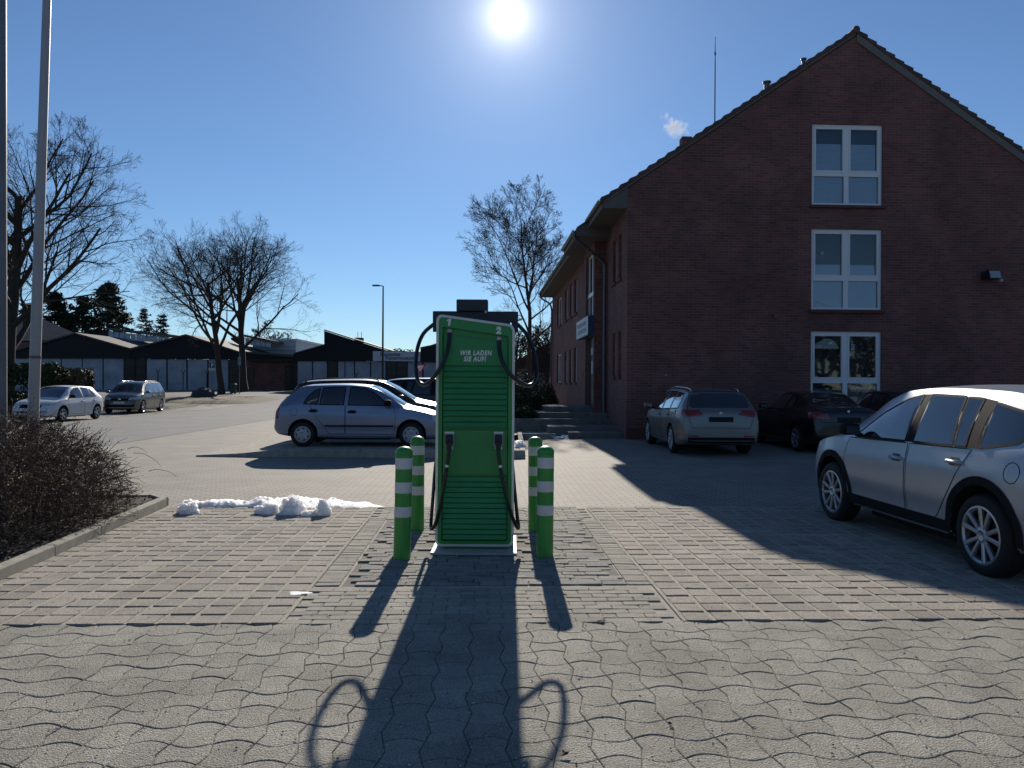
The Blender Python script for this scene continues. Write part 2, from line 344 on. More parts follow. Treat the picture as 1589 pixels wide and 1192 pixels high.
# relaid dark bricks round the charger, and the worn bricks that frame them
CX0, CX1, CY0, CY1 = -.80, .08, 7.22, 8.25
def free(p, w=.0): return not (CX0-w < p.x < CX1+w and CY0-w < p.y < CY1+w)
pb = stone_meshes(.196, .094, M_patch, .016, .004)
o = pave_sheet('relaid_pavement', -1.31, .98, .98, 4.0, .0045, mat('patch_joint', (.12, .11, .095), .95, var=.4, vscale=30)); its = []
for j in range(30):
    off = rng.choice((0, .1, .05, .15))
    for i in range(13):
        u = -1.31+off+(i-.0)*.2; v = 1.03+j*.1
        if u-.1 < -1.33 or u+.1 > 1.0: continue
        p = pv(u+rng.gauss(0, .003), v+rng.gauss(0, .002), rng.uniform(-.007, .006))
        if free(p, .04): its.append((rng.choice(pb), p, PA+rng.gauss(0, .012), (rng.gauss(0, .03), rng.gauss(0, .014))))
lay(o, its, 'paving_brick')
sb = stone_meshes(.193, .092, M_smooth, .013, .003)
o = pave_sheet('worn_pavement', -1.55, 1.20, .0, 4.86, .0035, M_sand); its = []
for j in range(49):
    off = .1*(j % 2)
    for i in range(15):
        u = -1.55+.1+off+i*.2; v = .05+j*.1
        if u+.1 > 1.22: continue
        if .98-.04 < v < 4.02: continue
        its.append((rng.choice(sb), pv(u, v, rng.uniform(-.003, .002)), PA+rng.gauss(0, .006), (rng.gauss(0, .012), rng.gauss(0, .008))))
for j in range(30):
    for u in (1.088, -1.432): its.append((rng.choice(sb), pv(u, 1.03+j*.1, rng.uniform(-.003, .002)), PA+rng.gauss(0, .006), (rng.gauss(0, .012), rng.gauss(0, .008))))
lay(o, its, 'paving_brick')
# ---------------------------------------------------------------- kerb and planting bed on the left
kerb = MB(); KA, KB = Vector((-3.62, 1.2, 0)), Vector((-4.50, 10.02, 0))
kd = (KB-KA).normalized(); kn = Vector((-kd.y, kd.x, 0)); L_ = (KB-KA).length
mb = MB(); bedp = [KA+kn*.1, KB+kn*.1+Vector((0, -.05, 0)), Vector((-4.75, 10.42, 0)), Vector((-20, 9.9, 0)), Vector((-20, 1.2, 0))]
bed = MB()
def bedz(x, y): return .07+.04*noise.noise(Vector((x*1.7, y*1.7, 0)))+.025*noise.noise(Vector((x*7, y*7, 3)))
def bedfn(a, b):
    y = 1.2+9.2*b; xr = (KA+kd*(min(y, 10.0)-KA.y)/kd.y+kn*.1).x-(.30*max(0, (y-9.9)/.5)); x = xr-.0-8.5*a**1.3
    return (x, y, bedz(x, y))
bed.grid(bedfn, 60, 70); struct(bed.build('planting_bed', M_soil, smooth=60, fix=False))
def kerb_line(y): return (KA+kd*(y-KA.y)/kd.y).x
def kerb_run(a, b, w, h, n, parent=None, name='kerb', m=M_kerb, z=0):
    a = Vector(a); b = Vector(b); d = (b-a)/n; ln = d.length; ang = math.atan2(d.y, d.x); mesh = MB().cbox((.004, 0, -.1), (ln-.004, w, h), .012).mesh('kerb_stone', m)
    base = struct(obj(name, MB().bbox((0, .01, -.1), ((b-a).length, w-.01, h-.03)).mesh(name, M_sand), None, a+Vector((0, 0, z)), (0, 0, ang)))
    for i in range(n): obj('kerb_stone', mesh, base, (i*ln, 0, rng.uniform(-.003, .003)), (0, 0, rng.gauss(0, .002)))
    return base
kerb_run(KA, KB, .11, .12, 9)
kerb_run(KB+Vector((-.02, .10, 0)), KB+Vector((-.34, .44, 0)), .11, .11, 1, name='corner_kerb')
kerb_run(Vector((-4.86, 10.47, 0)), Vector((-13, 10.3, 0)), .11, .10, 8, name='rear_kerb')
# litter on the bed: dead leaves and clods
mb = MB(); r4 = random.Random(11)
for k in range(1500):
    b = r4.random(); a = r4.random()**2*.5; x, y, z = bedfn(a, b); s_ = r4.uniform(.012, .035); an = r4.uniform(0, 6.28)
    n_ = Vector((r4.gauss(0, .5), r4.gauss(0, .5), 1)).normalized(); t1 = n_.orthogonal().normalized(); t1 = Matrix.Rotation(an, 3, n_) @ t1; t2 = n_.cross(t1); p = Vector((x, y, z+.012))
    mb.add([p-t1*s_, p+t2*s_*.5+n_*s_*.2, p+t1*s_, p-t2*s_*.5], [(0, 1, 2, 3)])
tag(mb.build('leaf_litter', mat('dead_leaf', (.16, .11, .06), .9, var=.5, vscale=20), fix=False), 'scattered dead brown leaves on the dark bed soil', 'leaves', kind='stuff')
# ---------------------------------------------------------------- raised parking island for the silver hatchback row
IX0, IX1, IY0 = -6.9, .30, 16.75
def isz(x): return .02+.15*sm((x+6.7)/2.0)
M_cob = mat('island_gravel', (.34, .31, .26), .95, var=.45, vscale=9, bump=1.0, bscale=22)
mb = MB(); mb.grid(lambda a, b: (IX0+(IX1-.12-IX0)*a-.04*13*b, IY0+.12+13*b, isz(IX0+(IX1-IX0)*a)+gz(0, 0)+.006*noise.noise(Vector((a*90, b*150, 0)))), 60, 60)
struct(mb.build('parking_island', M_cob, smooth=60, fix=False))
n = 8; base = struct(MB().prism([(IX0, -.05), (IX1, -.05), (IX1, .14), (-5.2, .14), (IX0, 0)], IY0+.01, IY0+.11).build('island_kerb', M_sand))
for i in range(n):
    a = IX0+(IX1-IX0)*i/n; b = IX0+(IX1-IX0)*(i+1)/n
    MB().prism([(a+.004, -.06), (b-.004, -.06), (b-.004, isz(b)+.012), (a+.004, isz(a)+.012)], IY0, IY0+.12).build('kerb_stone', M_kerb, base)
base = struct(MB().bbox((IX1-.11, IY0+.13, -.05), (IX1-.01, IY0+6.6, .14)).build('island_end_kerb', M_sand))
for i in range(6): MB().bbox((IX1-.12, IY0+.124+i*1.08, -.06), (IX1, IY0+.124+i*1.08+1.07, .185)).build('kerb_stone', M_kerb, base)
# ---------------------------------------------------------------- small planting bed by the steps
BX0, BX1, BY0 = .32, 1.28, 22.2
g0 = gz(1, 22)
mb = MB(); mb.grid(lambda a, b: (-1.2+2.4*a, BY0+.12+8*b, g0+.12+.05*noise.noise(Vector((a*9, b*22, 1)))), 24, 50)
struct(mb.build('gravel_bed', mat('bed_gravel', (.36, .33, .28), .95, var=.6, vscale=14, bump=1.0, bscale=18), smooth=60, fix=False))
base = struct(MB().bbox((BX0, BY0+.01, g0-.1), (BX1-.01, BY0+.11, g0+.14)).build('bed_kerb', M_sand))
MB().bbox((BX0, BY0, g0-.1), (BX1, BY0+.12, g0+.17)).build('kerb_stone', M_kerb, base)
# ---------------------------------------------------------------- snow
def lump(name, c, r, seed, parent=None, n=18, rough=.35):
    mb = MB(); r5 = random.Random(seed); of = Vector((seed*3.1, seed*1.7, 0))
    def fn(a, b):
        th = 2*math.pi*a; ph = math.pi*.5*b
        d = Vector((math.cos(th)*math.cos(ph), math.sin(th)*math.cos(ph), math.sin(ph)))
        k = 1+rough*noise.noise(d*1.6+of)+rough*.6*noise.noise(d*4+of)+rough*.4*noise.noise(d*9+of)+rough*.2*noise.noise(d*19+of)
        return (c[0]+d.x*r[0]*k, c[1]+d.y*r[1]*k, c[2]+d.z*r[2]*k)
    mb.grid(fn, n*2, n); return mb.build(name, M_snow, parent, smooth=50, fix=False)
mb = MB(); s0, s1 = pv(-4.22, 4.92), pv(-1.42, 4.90)
def snowfn(a, b):
    p = s0.lerp(s1, a); w = .25*(.6+.55*noise.noise(Vector((a*7, 2, 0)))+.3*noise.noise(Vector((a*19, 5, 0)))+.55*sm((a-.25)*3)*sm((1.0-a)*3)+.1)*sm(a*12)*sm((1-a)*9)
    h = .09*(.7+.8*noise.noise(Vector((a*11, b*2, 4))))*math.sin(math.pi*b)**.6*sm(a*10)*sm((1-a)*3)
    jag = .03*noise.noise(Vector((a*45, b*6, 8)))
    return (p.x, p.y+(b-.25)*w*2.1+jag*(1 if b in (0, 1) else .3), p.z+.012+max(0, h)*(1+.5*noise.noise(Vector((a*60, b*9, 1)))))
mb.grid(snowfn, 150, 14)
sn = tag(mb.build('snow_bank', M_snow, smooth=60, fix=False), 'melting strip of white snow with four lumps behind the left parking bay', 'snow')
for px, py, w, h, d in ((292, 796, .13, .145, .11), (415, 796, .16, .12, .12), (453, 797, .16, .185, .13), (502, 799, .088, .20, .08), (480, 800, .10, .07, .08)):
    p = gp(px, py, .02); lump('snow_lump', (p.x, p.y, .01), (w, d, h), int(px), sn, 14)
p = gp(874, 676, .1); o = lump('snow_patch', (1.55, 22.4, g0+.0), (.42, .75, .10), 77, None, 22, .5); tag(o, 'patch of old snow beside the lowest entrance step', 'snow')
o = lump('snow_remnant', (*gp(806, 700, .1).xy, .1), (.12, .3, .14), 31, None, 14, .5); tag(o, 'small heap of snow on the end of the island kerb', 'snow'); o.location = (-.0, .25, .06)
p = gp(464, 925); mb = MB(); n = 14; vs = [(p.x, p.y, .028)]
for k in range(n):
    a = 6.283*k/n; q = 1+.3*math.sin(a*3+1); vs.append((p.x+.085*q*math.cos(a), p.y+.05*q*math.sin(a), .0235))
mb.add(vs, [(0, 1+i, 1+(i+1) % n) for i in range(n)]); tag(mb.build('ice_scrap', M_snow, smooth=60), 'flat scrap of white ice at the edge of the left bay', 'ice')
# grit and small chips scattered over the paving
mb = MB(); r9 = random.Random(17)
for k in range(2600):
    y = 2.6+8.5*r9.random()**1.3; x = r9.uniform(-.72*y, .72*y); s_ = r9.uniform(.0025, .0075)
    if x < kerb_line(y)+.03: continue
    c_ = Vector((x, y, .0165 if y < 5.2 else .0225)); a = r9.uniform(0, 6.28); d1 = Vector((math.cos(a), math.sin(a), 0))*s_; d2 = Vector((-math.sin(a), math.cos(a), 0))*s_*r9.uniform(.4, .9)
    mb.add([c_-d1-d2, c_+d1-d2*.6, c_+d1*.7+d2, c_-d1*.8+d2*.8, c_+Vector((0, 0, s_*.7))], [(0, 1, 4), (1, 2, 4), (2, 3, 4), (3, 0, 4)], 0 if r9.random() < .55 else 1)
tag(mb.build('grit', [mat('pale_grit', (.62, .59, .52), .9), mat('dark_grit', (.06, .055, .05), .9)], fix=False), 'fine pale and dark grit scattered over the paving', 'grit', kind='stuff')
# bits lying on the paving
M_dark = mat('wet_leaf', (.03, .022, .015), .8)
def leaf(px, py, s_, label, zz=.02):
    p = gp(px, py); mb = MB(); n = 9; r6 = random.Random(px); vs = [(0, 0, .012)]
    for k in range(n):
        a = 6.283*k/n; q = s_*r6.uniform(.4, 1.15); vs.append((q*math.cos(a), q*.8*math.sin(a), r6.uniform(0, .014)))
    mb.add(vs, [(0, 1+i, 1+(i+1) % n) for i in range(n)]); o = mb.build('fallen_leaf', M_dark, fix=False); o.location = (p.x, p.y, zz); tag(o, label, 'leaf')
leaf(933, 969, .034, 'curled black leaf on the seam of wavy and worn paving')
leaf(876, 864, .022, 'small dark leaf beside the foot of the right front bollard')
leaf(657, 806, .02, 'small dark clod between the left bollards and the charger')
leaf(877, 1178, .03, 'dark leaf fragment on the wavy pavers in front of the charger')
leaf(1040, 1131, .012, 'tiny dark speck on the wavy pavers in the sunlight')
# ================================================================ charging station
M_green = mat('green_paint', (.027, .24, .060), .38, stain=.10, coat=.2, var=.06, vscale=3, coatr=.15)
M_greend = mat('green_recess', (.026, .235, .070), .45, stain=.12, var=.05, coat=.05)
M_frame = mat('silver_trim', (.66, .68, .60), .45, metal=.15)
M_black = mat('black_plastic', (.012, .013, .016), .45)
M_rubber = mat('cable_rubber', (.010, .011, .015), .38, coat=.2)
M_white = mat('white_lettering', (.72, .72, .70), .5)
M_steel = mat('brushed_steel', (.42, .41, .39), .6, metal=.3, var=.15, vscale=20)
M_grey = mat('grey_plastic', (.38, .38, .38), .5)
CYF = 7.45                                  # depth of the front face
c0 = at(675, 848, CYF); c1 = at(797, 848, CYF)
CXL, CXR, CZB = c0.x, c1.x, c0.z
CZL = at(690, 487, CYF).z; CZR = at(790, 504, CYF).z
CWD = CXR-CXL; CDP = .62
ch = thing('charging_station', 'tall green charging station with slanted top and two black cables', 'charging station', (CXL, CYF, 0))
def outline(ins, n=7, r=.075):
    """rounded outline of the face, clockwise from bottom left, in local x, z"""
    x0, x1, zb = ins, CWD-ins, CZB+ins; sl = (CZR-CZL)/CWD; zt = lambda x: CZL+sl*x-ins
    cs = [((x0, zb), (1, 1)), ((x0, zt(x0)), (1, -1)), ((x1, zt(x1)), (-1, -1)), ((x1, zb), (-1, 1))]; r = max(.01, r-ins); pts = []
    P = [Vector((a[0], a[1])) for a, _ in cs]
    for i in range(4):
        p = P[i]; a = (P[i-1]-p).normalized(); b = (P[(i+1) % 4]-p).normalized(); A = p+a*r; B = p+b*r
        for k in range(n):
            t = k/(n-1); pts.append(((1-t)**2*A+2*t*(1-t)*p+t*t*B))
    return [(q.x, q.y) for q in pts]
oA, oB = outline(0), outline(.024)
N_ = len(oA)
# housing shell (dark sides), silver frame ring, green front plate
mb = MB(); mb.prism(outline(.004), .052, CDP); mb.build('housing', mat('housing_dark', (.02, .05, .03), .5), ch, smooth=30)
mb = MB(); vs = [(a, -.004, b) for a, b in oA]+[(a, -.010, b) for a, b in outline(.008)]+[(a, -.010, b) for a, b in oB]+[(a, .02, b) for a, b in outline(.026)]+[(a, .05, b) for a, b in oA]
fs = []
for k in range(3): fs += [(k*N_+i, k*N_+(i+1) % N_, (k+1)*N_+(i+1) % N_, (k+1)*N_+i) for i in range(N_)]
fs += [(4*N_+i, 4*N_+(i+1) % N_, (i+1) % N_, i) for i in range(N_)]
mb.add(vs, fs); mb.build('face_frame', M_frame, ch, smooth=40)
# green face with recess: ring from the frame to the recess edge, recess sides, back
def Z(y): return at(735, y, CYF).z
def X(x): return at(x, 600, CYF).x-CXL
rx0, rx1, rz0 = X(686.5), X(788.5), Z(840); rzl, rzr = Z(507.5), Z(521.5)
def rec(ins, n=7):
    x0, x1 = rx0+ins, rx1-ins; sl = (rzr-rzl)/(rx1-rx0); P = [Vector((x0, rz0+ins)), Vector((x0, rzl-ins)), Vector((x1, rzr-ins)), Vector((x1, rz0+ins))]; r = .018; pts = []
    for i in range(4):
        p = P[i]; a = (P[i-1]-p).normalized(); b = (P[(i+1) % 4]-p).normalized(); A = p+a*r; B = p+b*r
        for k in range(n):
            t = k/(n-1); q = (1-t)**2*A+2*t*(1-t)*p+t*t*B; pts.append((q.x, q.y))
    return pts
of = outline(.0255)
mb = MB(); DR = .045
vs = [(a, -.002, b) for a, b in of]+[(a, -.002, b) for a, b in rec(-.004)]+[(a, .003, b) for a, b in rec(0)]+[(a, DR, b) for a, b in rec(.004)]
fs = []
for k in range(3): fs += [(k*N_+i, k*N_+(i+1) % N_, (k+1)*N_+(i+1) % N_, (k+1)*N_+i) for i in range(N_)]
fs.append(tuple(3*N_+i for i in range(N_)))
mb.add(vs, fs); mb.build('front_plate', M_green, ch, smooth=30)
# louvre slats, upper and lower bank
slat = MB().prism([(.043, -.024), (.010, -.024), (.007, -.019), (.020, .019), (.024, .021), (.043, .021)], rx0+.008, rx1-.008, axis='x').mesh('louvre_slat', M_greend)
for i in range(11): obj('louvre_slat', slat, ch, (0, 0, Z(572)+(Z(659)-Z(572))*i/10))
for i in range(12): obj('louvre_slat', slat, ch, (0, 0, Z(744)+(Z(834)-Z(744))*i/11))
# flat panel between them and the plain panel above
MB().bbox((rx0+.007, .012, Z(736)), (rx1-.007, .044, Z(668))).build('socket_panel', M_green, ch)
MB().prism([(rx0+.007, Z(567)), (rx1-.007, Z(567)), (rx1-.007, rzr-.07), (rx0+.007, rzl-.07)], .020, .044).build('upper_panel', M_greend, ch)
for xx, w in ((724, .04), (735, .03), (748, .045)): MB().lathe([(w/2, 0), (w/2, .012), (w*.3, .016)], 10, M=Matrix.Translation((X(xx), .030, Z(509)+(Z(514)-Z(509))*(xx-700)/80)) @ Matrix.Diagonal((1, 1, .8, 1))).build('lamp_eye', M_black, ch)
RX = (R(90), 0, 0)
_d = [(.018, .004), (.040, .004), (.050, .082), (.030, .082), (.008, .066), (.009, .053), (.025, .060)]
MB().prism([(X(691.5)+a, Z(506.3)+b*.86) for a, b in _d], -.0035, -.0021).build('number_one', M_white, ch)
text('number_two', '2', .088, M_white, ch, (X(769.5), -.0035, Z(517.3)), RX, bold=.0060, shear=.1)
text('slogan_line', 'WIR LADEN', .064, M_white, ch, (X(713), .0185, Z(551)), RX, shear=.2, bold=.0026, width=.78, space=1.2)
text('slogan_line', 'SIE AUF!', .064, M_white, ch, (X(719), .0185, Z(560.5)), RX, shear=.2, bold=.0026, width=.78, space=1.2)
# side seam, plinth and base plate
for q0 in (.0, CWD-.024): MB().bbox((q0, -.0112, Z(830)-.001), (q0+.024, -.0098, Z(830)+.001)).build('frame_seam', M_black, ch)
MB().bbox((.09, .05, .010), (CWD-.09, CDP-.05, CZB+.004)).build('plinth', M_green, ch)
MB().cbox((-.03, -.17, .0), (CWD+.03, CDP+.08, .024), .004).build('base_plate', M_steel, ch)
# cable arm on the roof
zb = at(735, 500, CYF+.3).z; zt = at(735, 483.5, CYF+.3).z; xa = at(672, 490, CYF+.3).x-CXL; xb = at(804, 490, CYF+.3).x-CXL
M_arm = mat('arm_metal', (.030, .033, .040), .4, metal=.3)
MB().cbox((xa, .27, zb), (xb, .36, zt), .006).build('cable_arm', M_arm, ch)
MB().cbox((at(712, 0, CYF+.3).x-CXL, .22, zt+.001), (at(760, 0, CYF+.3).x-CXL, .40, at(735, 466, CYF+.3).z), .006).build('arm_housing', M_arm, ch)
MB().lathe([(.013, 0), (.013, .05)], 12, M=Matrix.Translation((at(757, 0, CYF+.2).x-CXL, .16, zt-.02)) @ Matrix.Rotation(R(90), 4, 'X')).build('arm_bolt', M_steel, ch)
MB().prism([(.05, CZR-.14), (CWD-.03, CZR-.16), (CWD-.05, zb+.02), (.03, zb+.02)], .18, .45).build('arm_mount', M_arm, ch)
for xs_, sgn in ((xa, 1), (xb, -1)):
    MB().prism([(xs_, zb+.01), (xs_-sgn*.0-.0, zb-.10), (xs_+sgn*.05, zb-.10), (xs_+sgn*.07, zb+.01)], .285, .345).build('arm_bracket', M_arm, ch)
def spline(pts, n=9):
    P = [Vector(p) for p in pts]; P = [P[0]*2-P[1]]+P+[P[-1]*2-P[-2]]; res = []
    for i in range(1, len(P)-2):
        for k in range(n):
            t = k/n; a, b, c, d = P[i-1], P[i], P[i+1], P[i+2]
            res.append(.5*((2*b)+(c-a)*t+(2*a-5*b+4*c-d)*t*t+(3*b-a-3*c+d)*t**3))
    res.append(P[-2]); return res
def cp(px, py, dy):                        # pixel on the plane dy behind the face, local
    p = at(px, py, CYF+dy); return Vector((p.x-CXL, dy, p.z))
up_l = [cp(697.5, 512, .03), cp(697, 530, .0), cp(692, 552, -.05), cp(681, 574, -.07), cp(668, 591, -.02), cp(657, 597, .06), cp(648, 589, .14), cp(645, 568, .2), cp(648, 540, .26), cp(657, 518, .30), cp(673, 503, .315)]
up_r = [cp(774.5, 525, .03), cp(775, 542, .0), cp(780, 562, -.05), cp(793, 582, -.07), cp(810, 595, -.02), cp(822, 598, .06), cp(831, 590, .14), cp(833, 572, .2), cp(828, 543, .26), cp(818, 520, .30), cp(803, 503, .315)]
lo_l = [cp(697.5, 687, -.05), cp(696, 705, -.075), cp(691, 740, -.07), cp(684, 780, -.06), cp(676, 812, -.03), cp(669.5, 821, .04), cp(669, 808, .12), cp(672, 770, .2), cp(675, 730, .27), cp(679, 700, .32)]
lo_r = [cp(773.5, 687, -.05), cp(774, 706, -.075), cp(779, 740, -.07), cp(788, 780, -.06), cp(799, 812, -.03), cp(804.5, 819, .04), cp(802.5, 800, .12), cp(799, 765, .2), cp(796, 730, .27), cp(793, 700, .32)]
for pts, r_ in ((up_l, .0195), (up_r, .0195), (lo_l, .0175), (lo_r, .0175)): MB().tube(spline(pts), r_, 12).build('charging_cable', M_rubber, ch, smooth=50)
for px, py in ((697.5, 514), (774.5, 526)):
    p = cp(px, py, .03); MB().lathe([(.022, .020), (.023, .012), (.027, .010), (.027, -.012), (.021, -.014), (.021, -.03)], 16, M=Matrix.Translation(p)).build('cable_gland', M_grey, ch, smooth=30)
for (px, lo) in ((697.5, lo_l), (773.5, lo_r)):
    p = cp(px, 683, 0)
    MB().cbox((p.x-.046, -.001, p.z-.058), (p.x+.046, .014, p.z+.058), .004).build('socket_rim', M_grey, ch)
    MB().cbox((p.x-.046, -.002, p.z+.062), (p.x+.046, .014, p.z+.082), .003).build('socket_label', M_frame, ch)
    MB().bbox((p.x-.034, .0, p.z-.092), (p.x+.036, .013, p.z-.064)).build('socket_tag', M_frame, ch)
    mb = MB(); mb.cbox((p.x-.036, -.055, p.z-.040), (p.x+.036, -.002, p.z+.052), .008)
    mb.cbox((p.x-.024, -.085, p.z-.090), (p.x+.024, -.03, p.z-.005), .008); mb.build('charging_plug', M_black, ch, smooth=30)
    q = spline(lo)[14]; MB().lathe([(.0185, -.012), (.0185, .012)], 12, M=Matrix.Translation(q)).build('cable_label', M_white, ch)
# ================================================================ bollards
M_bg = mat('bollard_green', (.045, .29, .05), .4, coat=.2, var=.12, vscale=5, dirt=.25, dirtcol=(.05, .2, .05))
M_bw = mat('bollard_reflector', (.62, .61, .60), .35, var=.08, vscale=8)
BH, BR = 1.05, .078
def bollard(px, py, label, lean=(0, 0)):
    p = gp(px, py); p.y += BR*.8; o = thing('bollard', label, 'bollard', (p.x, p.y, 0), rng.uniform(0, 6), 'green and white bollards guarding the charger'); o.rotation_euler[0] += lean[0]; o.rotation_euler[1] += lean[1]
    dome = MB().lathe([(BR, BH-.07), (BR, BH-.064), (BR+.003, BH-.062), (BR+.003, BH-.044), (BR*.97, BH-.036), (BR*.82, BH-.020), (BR*.55, BH-.007), (BR*.25, BH-.001), (BR*.05, BH)], 32).mesh('cap', M_bg, smooth=40)
    MB().lathe([(BR+.003, -.02), (BR+.003, .006), (BR, .008), (BR, BH-.055)], 32).build('post', M_bg, o, smooth=40); obj('cap', dome, o)
    for zc in (.95, .76, .575): pass
    for z0, z1 in ((.845, .945), (.625, .725), (.405, .50)): MB().lathe([(BR+.0008, z0), (BR+.0014, z0+.002), (BR+.0014, z1-.002), (BR+.0008, z1)], 32, cap=False).build('reflective_band', M_bw, o, smooth=60)
    return o
bollard(622, 872, 'bollard left of the charging station, front one of the pair', (R(.2), R(.9)))
bollard(646, 826, 'bollard left of the charging station, rear one of the pair', (0, R(.6)))
bollard(846, 868, 'bollard right of the charging station, front one of the pair', (0, R(.2)))
bollard(831, 827, 'bollard right of the charging station, rear one of the pair', (0, R(.4)))
# ================================================================ red brick house on the right
M_brick = brickmat('red_brick', (.205, .070, .058), (.118, .045, .042), (.15, .105, .095), .25, .077, .010, coord='WALL', bump=.9, var=.30, vsc=.8, dist=.010)
M_tile = mat('roof_tile', (.085, .05, .042), .8, rnd=.2, var=.2, vscale=6, bump=.4, bscale=40)
M_pvc = mat('white_window_frame', (.70, .70, .70), .4, var=.04, vscale=4)
M_glass = mat('window_glass', (.03, .035, .045), .06, spec=.9, coat=.6, coatr=.02)
M_blind = mat('window_blind', (.72, .75, .80), .6, var=.05, vscale=3)
M_zinc = mat('zinc', (.12, .125, .13), .5, metal=.6, var=.15, vscale=6)
M_soffit = mat('soffit_board', (.11, .10, .09), .8, var=.15, vscale=4)
M_barge = mat('barge_board', (.15, .135, .12), .8, var=.15, vscale=5)
M_stone = mat('step_concrete', (.15, .142, .13), .9, var=.3, vscale=5, bump=.5, bscale=60)
HY = 21.45; hc = at(972, 600, HY); HB = gz(5, HY)
h = thing('brick_house', 'red brick gabled house with three tall white windows and tiled roof', 'house', (hc.x, HY, HB), PA)
Hinv = Matrix.LocRotScale(h.location, h.rotation_euler, None).inverted()
HW, HL, RIDGE, EAVE, OV = 12.95, 22.3, 11.74-HB, 6.86-HB, .69
SL = (RIDGE-EAVE)/(HW/2+OV)
def rz_(x): return RIDGE-SL*abs(x-HW/2)          # top of roof over local x
RT = .24
def loc(px, py, dy=0.0):                          # pixel on the gable wall plane -> local
    u, v = uv_(px, py); d = Vector((u/F, 1, -v/F)); o0 = Vector((0, 0, CH)); nrm_ = Vector((-math.sin(PA), math.cos(PA), 0))
    t = ((Vector(h.location)+nrm_*dy)-o0).dot(nrm_)/d.dot(nrm_); return Hinv @ (o0+d*t)
# window openings on the gable
wins = []
for (x0, y0, x1, y1) in ((1262, 192, 1371, 319), (1259, 355, 1368, 481), (1257, 514, 1366, 640)):
    a = loc(x0, y0); b = loc(x1, y1); wins.append((a.x, b.x, b.z, a.z))
wx0 = sum(w[0] for w in wins)/3; wx1 = sum(w[1] for w in wins)/3
WT = .30
def wt(x): return rz_(x)-RT+.02
mb = MB()
def wallpoly(poly): mb.prism(poly, 0, WT)
wallpoly([(0, -.4), (wx0, -.4), (wx0, wt(wx0)), (0, wt(0))])
wallpoly([(wx1, -.4), (HW, -.4), (HW, wt(HW)), (wx1, wt(wx1))])
zs_ = [-.4]+[z for w in reversed(wins) for z in (w[2], w[3])]
for i in range(0, 6, 2): wallpoly([(wx0, zs_[i]), (wx1, zs_[i]), (wx1, zs_[i+1]), (wx0, zs_[i+1])])
zt_ = zs_[-1]; wallpoly([(wx0, zt_), (wx1, zt_), (wx1, wt(wx1)), (HW/2, wt(HW/2)), (wx0, wt(wx0))])
mb.build('gable_wall', M_brick, h)
# side and rear walls
FY = [0, 3.7, 6.2, HL]
def side_wall(name, x, y0, y1, openings):
    mb = MB(); ys_ = sorted({y0, y1}|{o[0] for o in openings}|{o[1] for o in openings}); top = wt(max(x, 0)) if x >= 0 else wt(0)+x*SL
    for a, b in zip(ys_, ys_[1:]):
        ops = sorted([(o[2], o[3]) for o in openings if o[0] <= a+1e-6 and o[1] >= b-1e-6]); z = -.4
        for lo, hi in ops: mb.bbox((x, a, z), (x+WT, b, lo)); z = hi
        mb.bbox((x, a, z), (x+WT, b, top))
    return mb.build(name, M_brick, h)
far_w = []
for a, b in ((36.6, 39.9), (34.4, 35.7), (32.6, 33.8), (30.9, 32.1)):
    a = a*1.0516-HY; b = b*1.0516-HY
    if b-a > 2: a += .5; b -= .6
    else: a += .12; b -= .08
    far_w += [(a, b, 1.62, 3.12), (a, b, 4.60, 6.1)]
near_w = [(.85, 1.35, 4.65, 5.95), (1.75, 2.35, 4.65, 5.95), (.85, 1.35, 1.80, 3.1), (1.75, 2.35, 1.80, 3.1)]
mid_w = [(3.95, 5.75, .72, 3.15), (3.95, 5.75, 3.55, 6.0)]
side_wall('side_wall', 0, WT, 3.7, near_w); side_wall('side_wall', -.37, 3.7, 6.2, mid_w); side_wall('side_wall', 0, 6.2, HL, far_w)
MB().bbox((-.365, 3.705, -.4), (.3, 3.9, wt(0)-.25)).bbox((-.365, 6.0, -.4), (.3, 6.195, wt(0)-.25)).build('bay_return', M_brick, h)
MB().bbox((HW-WT, WT, -.4), (HW, HL, wt(HW))).build('side_wall', M_brick, h)
MB().prism([(0, -.4), (HW, -.4), (HW, wt(HW)), (HW/2, wt(HW/2)), (0, wt(0))], HL, HL+.3).build('rear_gable_wall', M_brick, h)
# roof slopes, verge tiles, ridge, gutters, soffit
def slope(name, x0, x1, y0, y1, m, t0=0.0, t1=RT):
    return MB().prism([(x0, rz_(x0)-t0), (x1, rz_(x1)-t0), (x1, rz_(x1)-t1), (x0, rz_(x0)-t1)], y0, y1).build(name, m, h)
slope('roof_slope', -OV, HW/2, .02, HL+.3, M_tile, .03); slope('roof_slope', HW/2, HW+OV, .02, HL+.3, M_tile, .03)
MB().prism([(-1.06, RIDGE-SL*(HW/2+1.06)), (-OV, rz_(-OV)-.002), (-OV, rz_(-OV)-RT), (-1.06, RIDGE-SL*(HW/2+1.06)-RT*.8)], 2.8, 6.5).build('porch_roof', M_tile, h)
nt_ = 27
for sgn in (-1, 1):
    ln = (HW/2+OV)/nt_
    for i in range(nt_):
        xa_ = HW/2+sgn*ln*i; xb_ = HW/2+sgn*ln*(i+1.22)
        za, zb_ = RIDGE-SL*ln*i, RIDGE-SL*ln*(i+1.22)
        j = rng.uniform(-.008, .008)
        MB().prism([(xa_, za-.045+.0+j), (xb_, zb_+.035+j), (xb_, zb_-.03+j), (xb_, zb_-.11), (xa_, za-.13)], -.055+rng.uniform(-.004, .004), .28).build('verge_tile', M_tile, h)
MB().tube([(HW/2, -.065, RIDGE-.03), (HW/2, HL+.3, RIDGE-.03)], .10, 12).build('ridge_tile', M_tile, h, smooth=40)
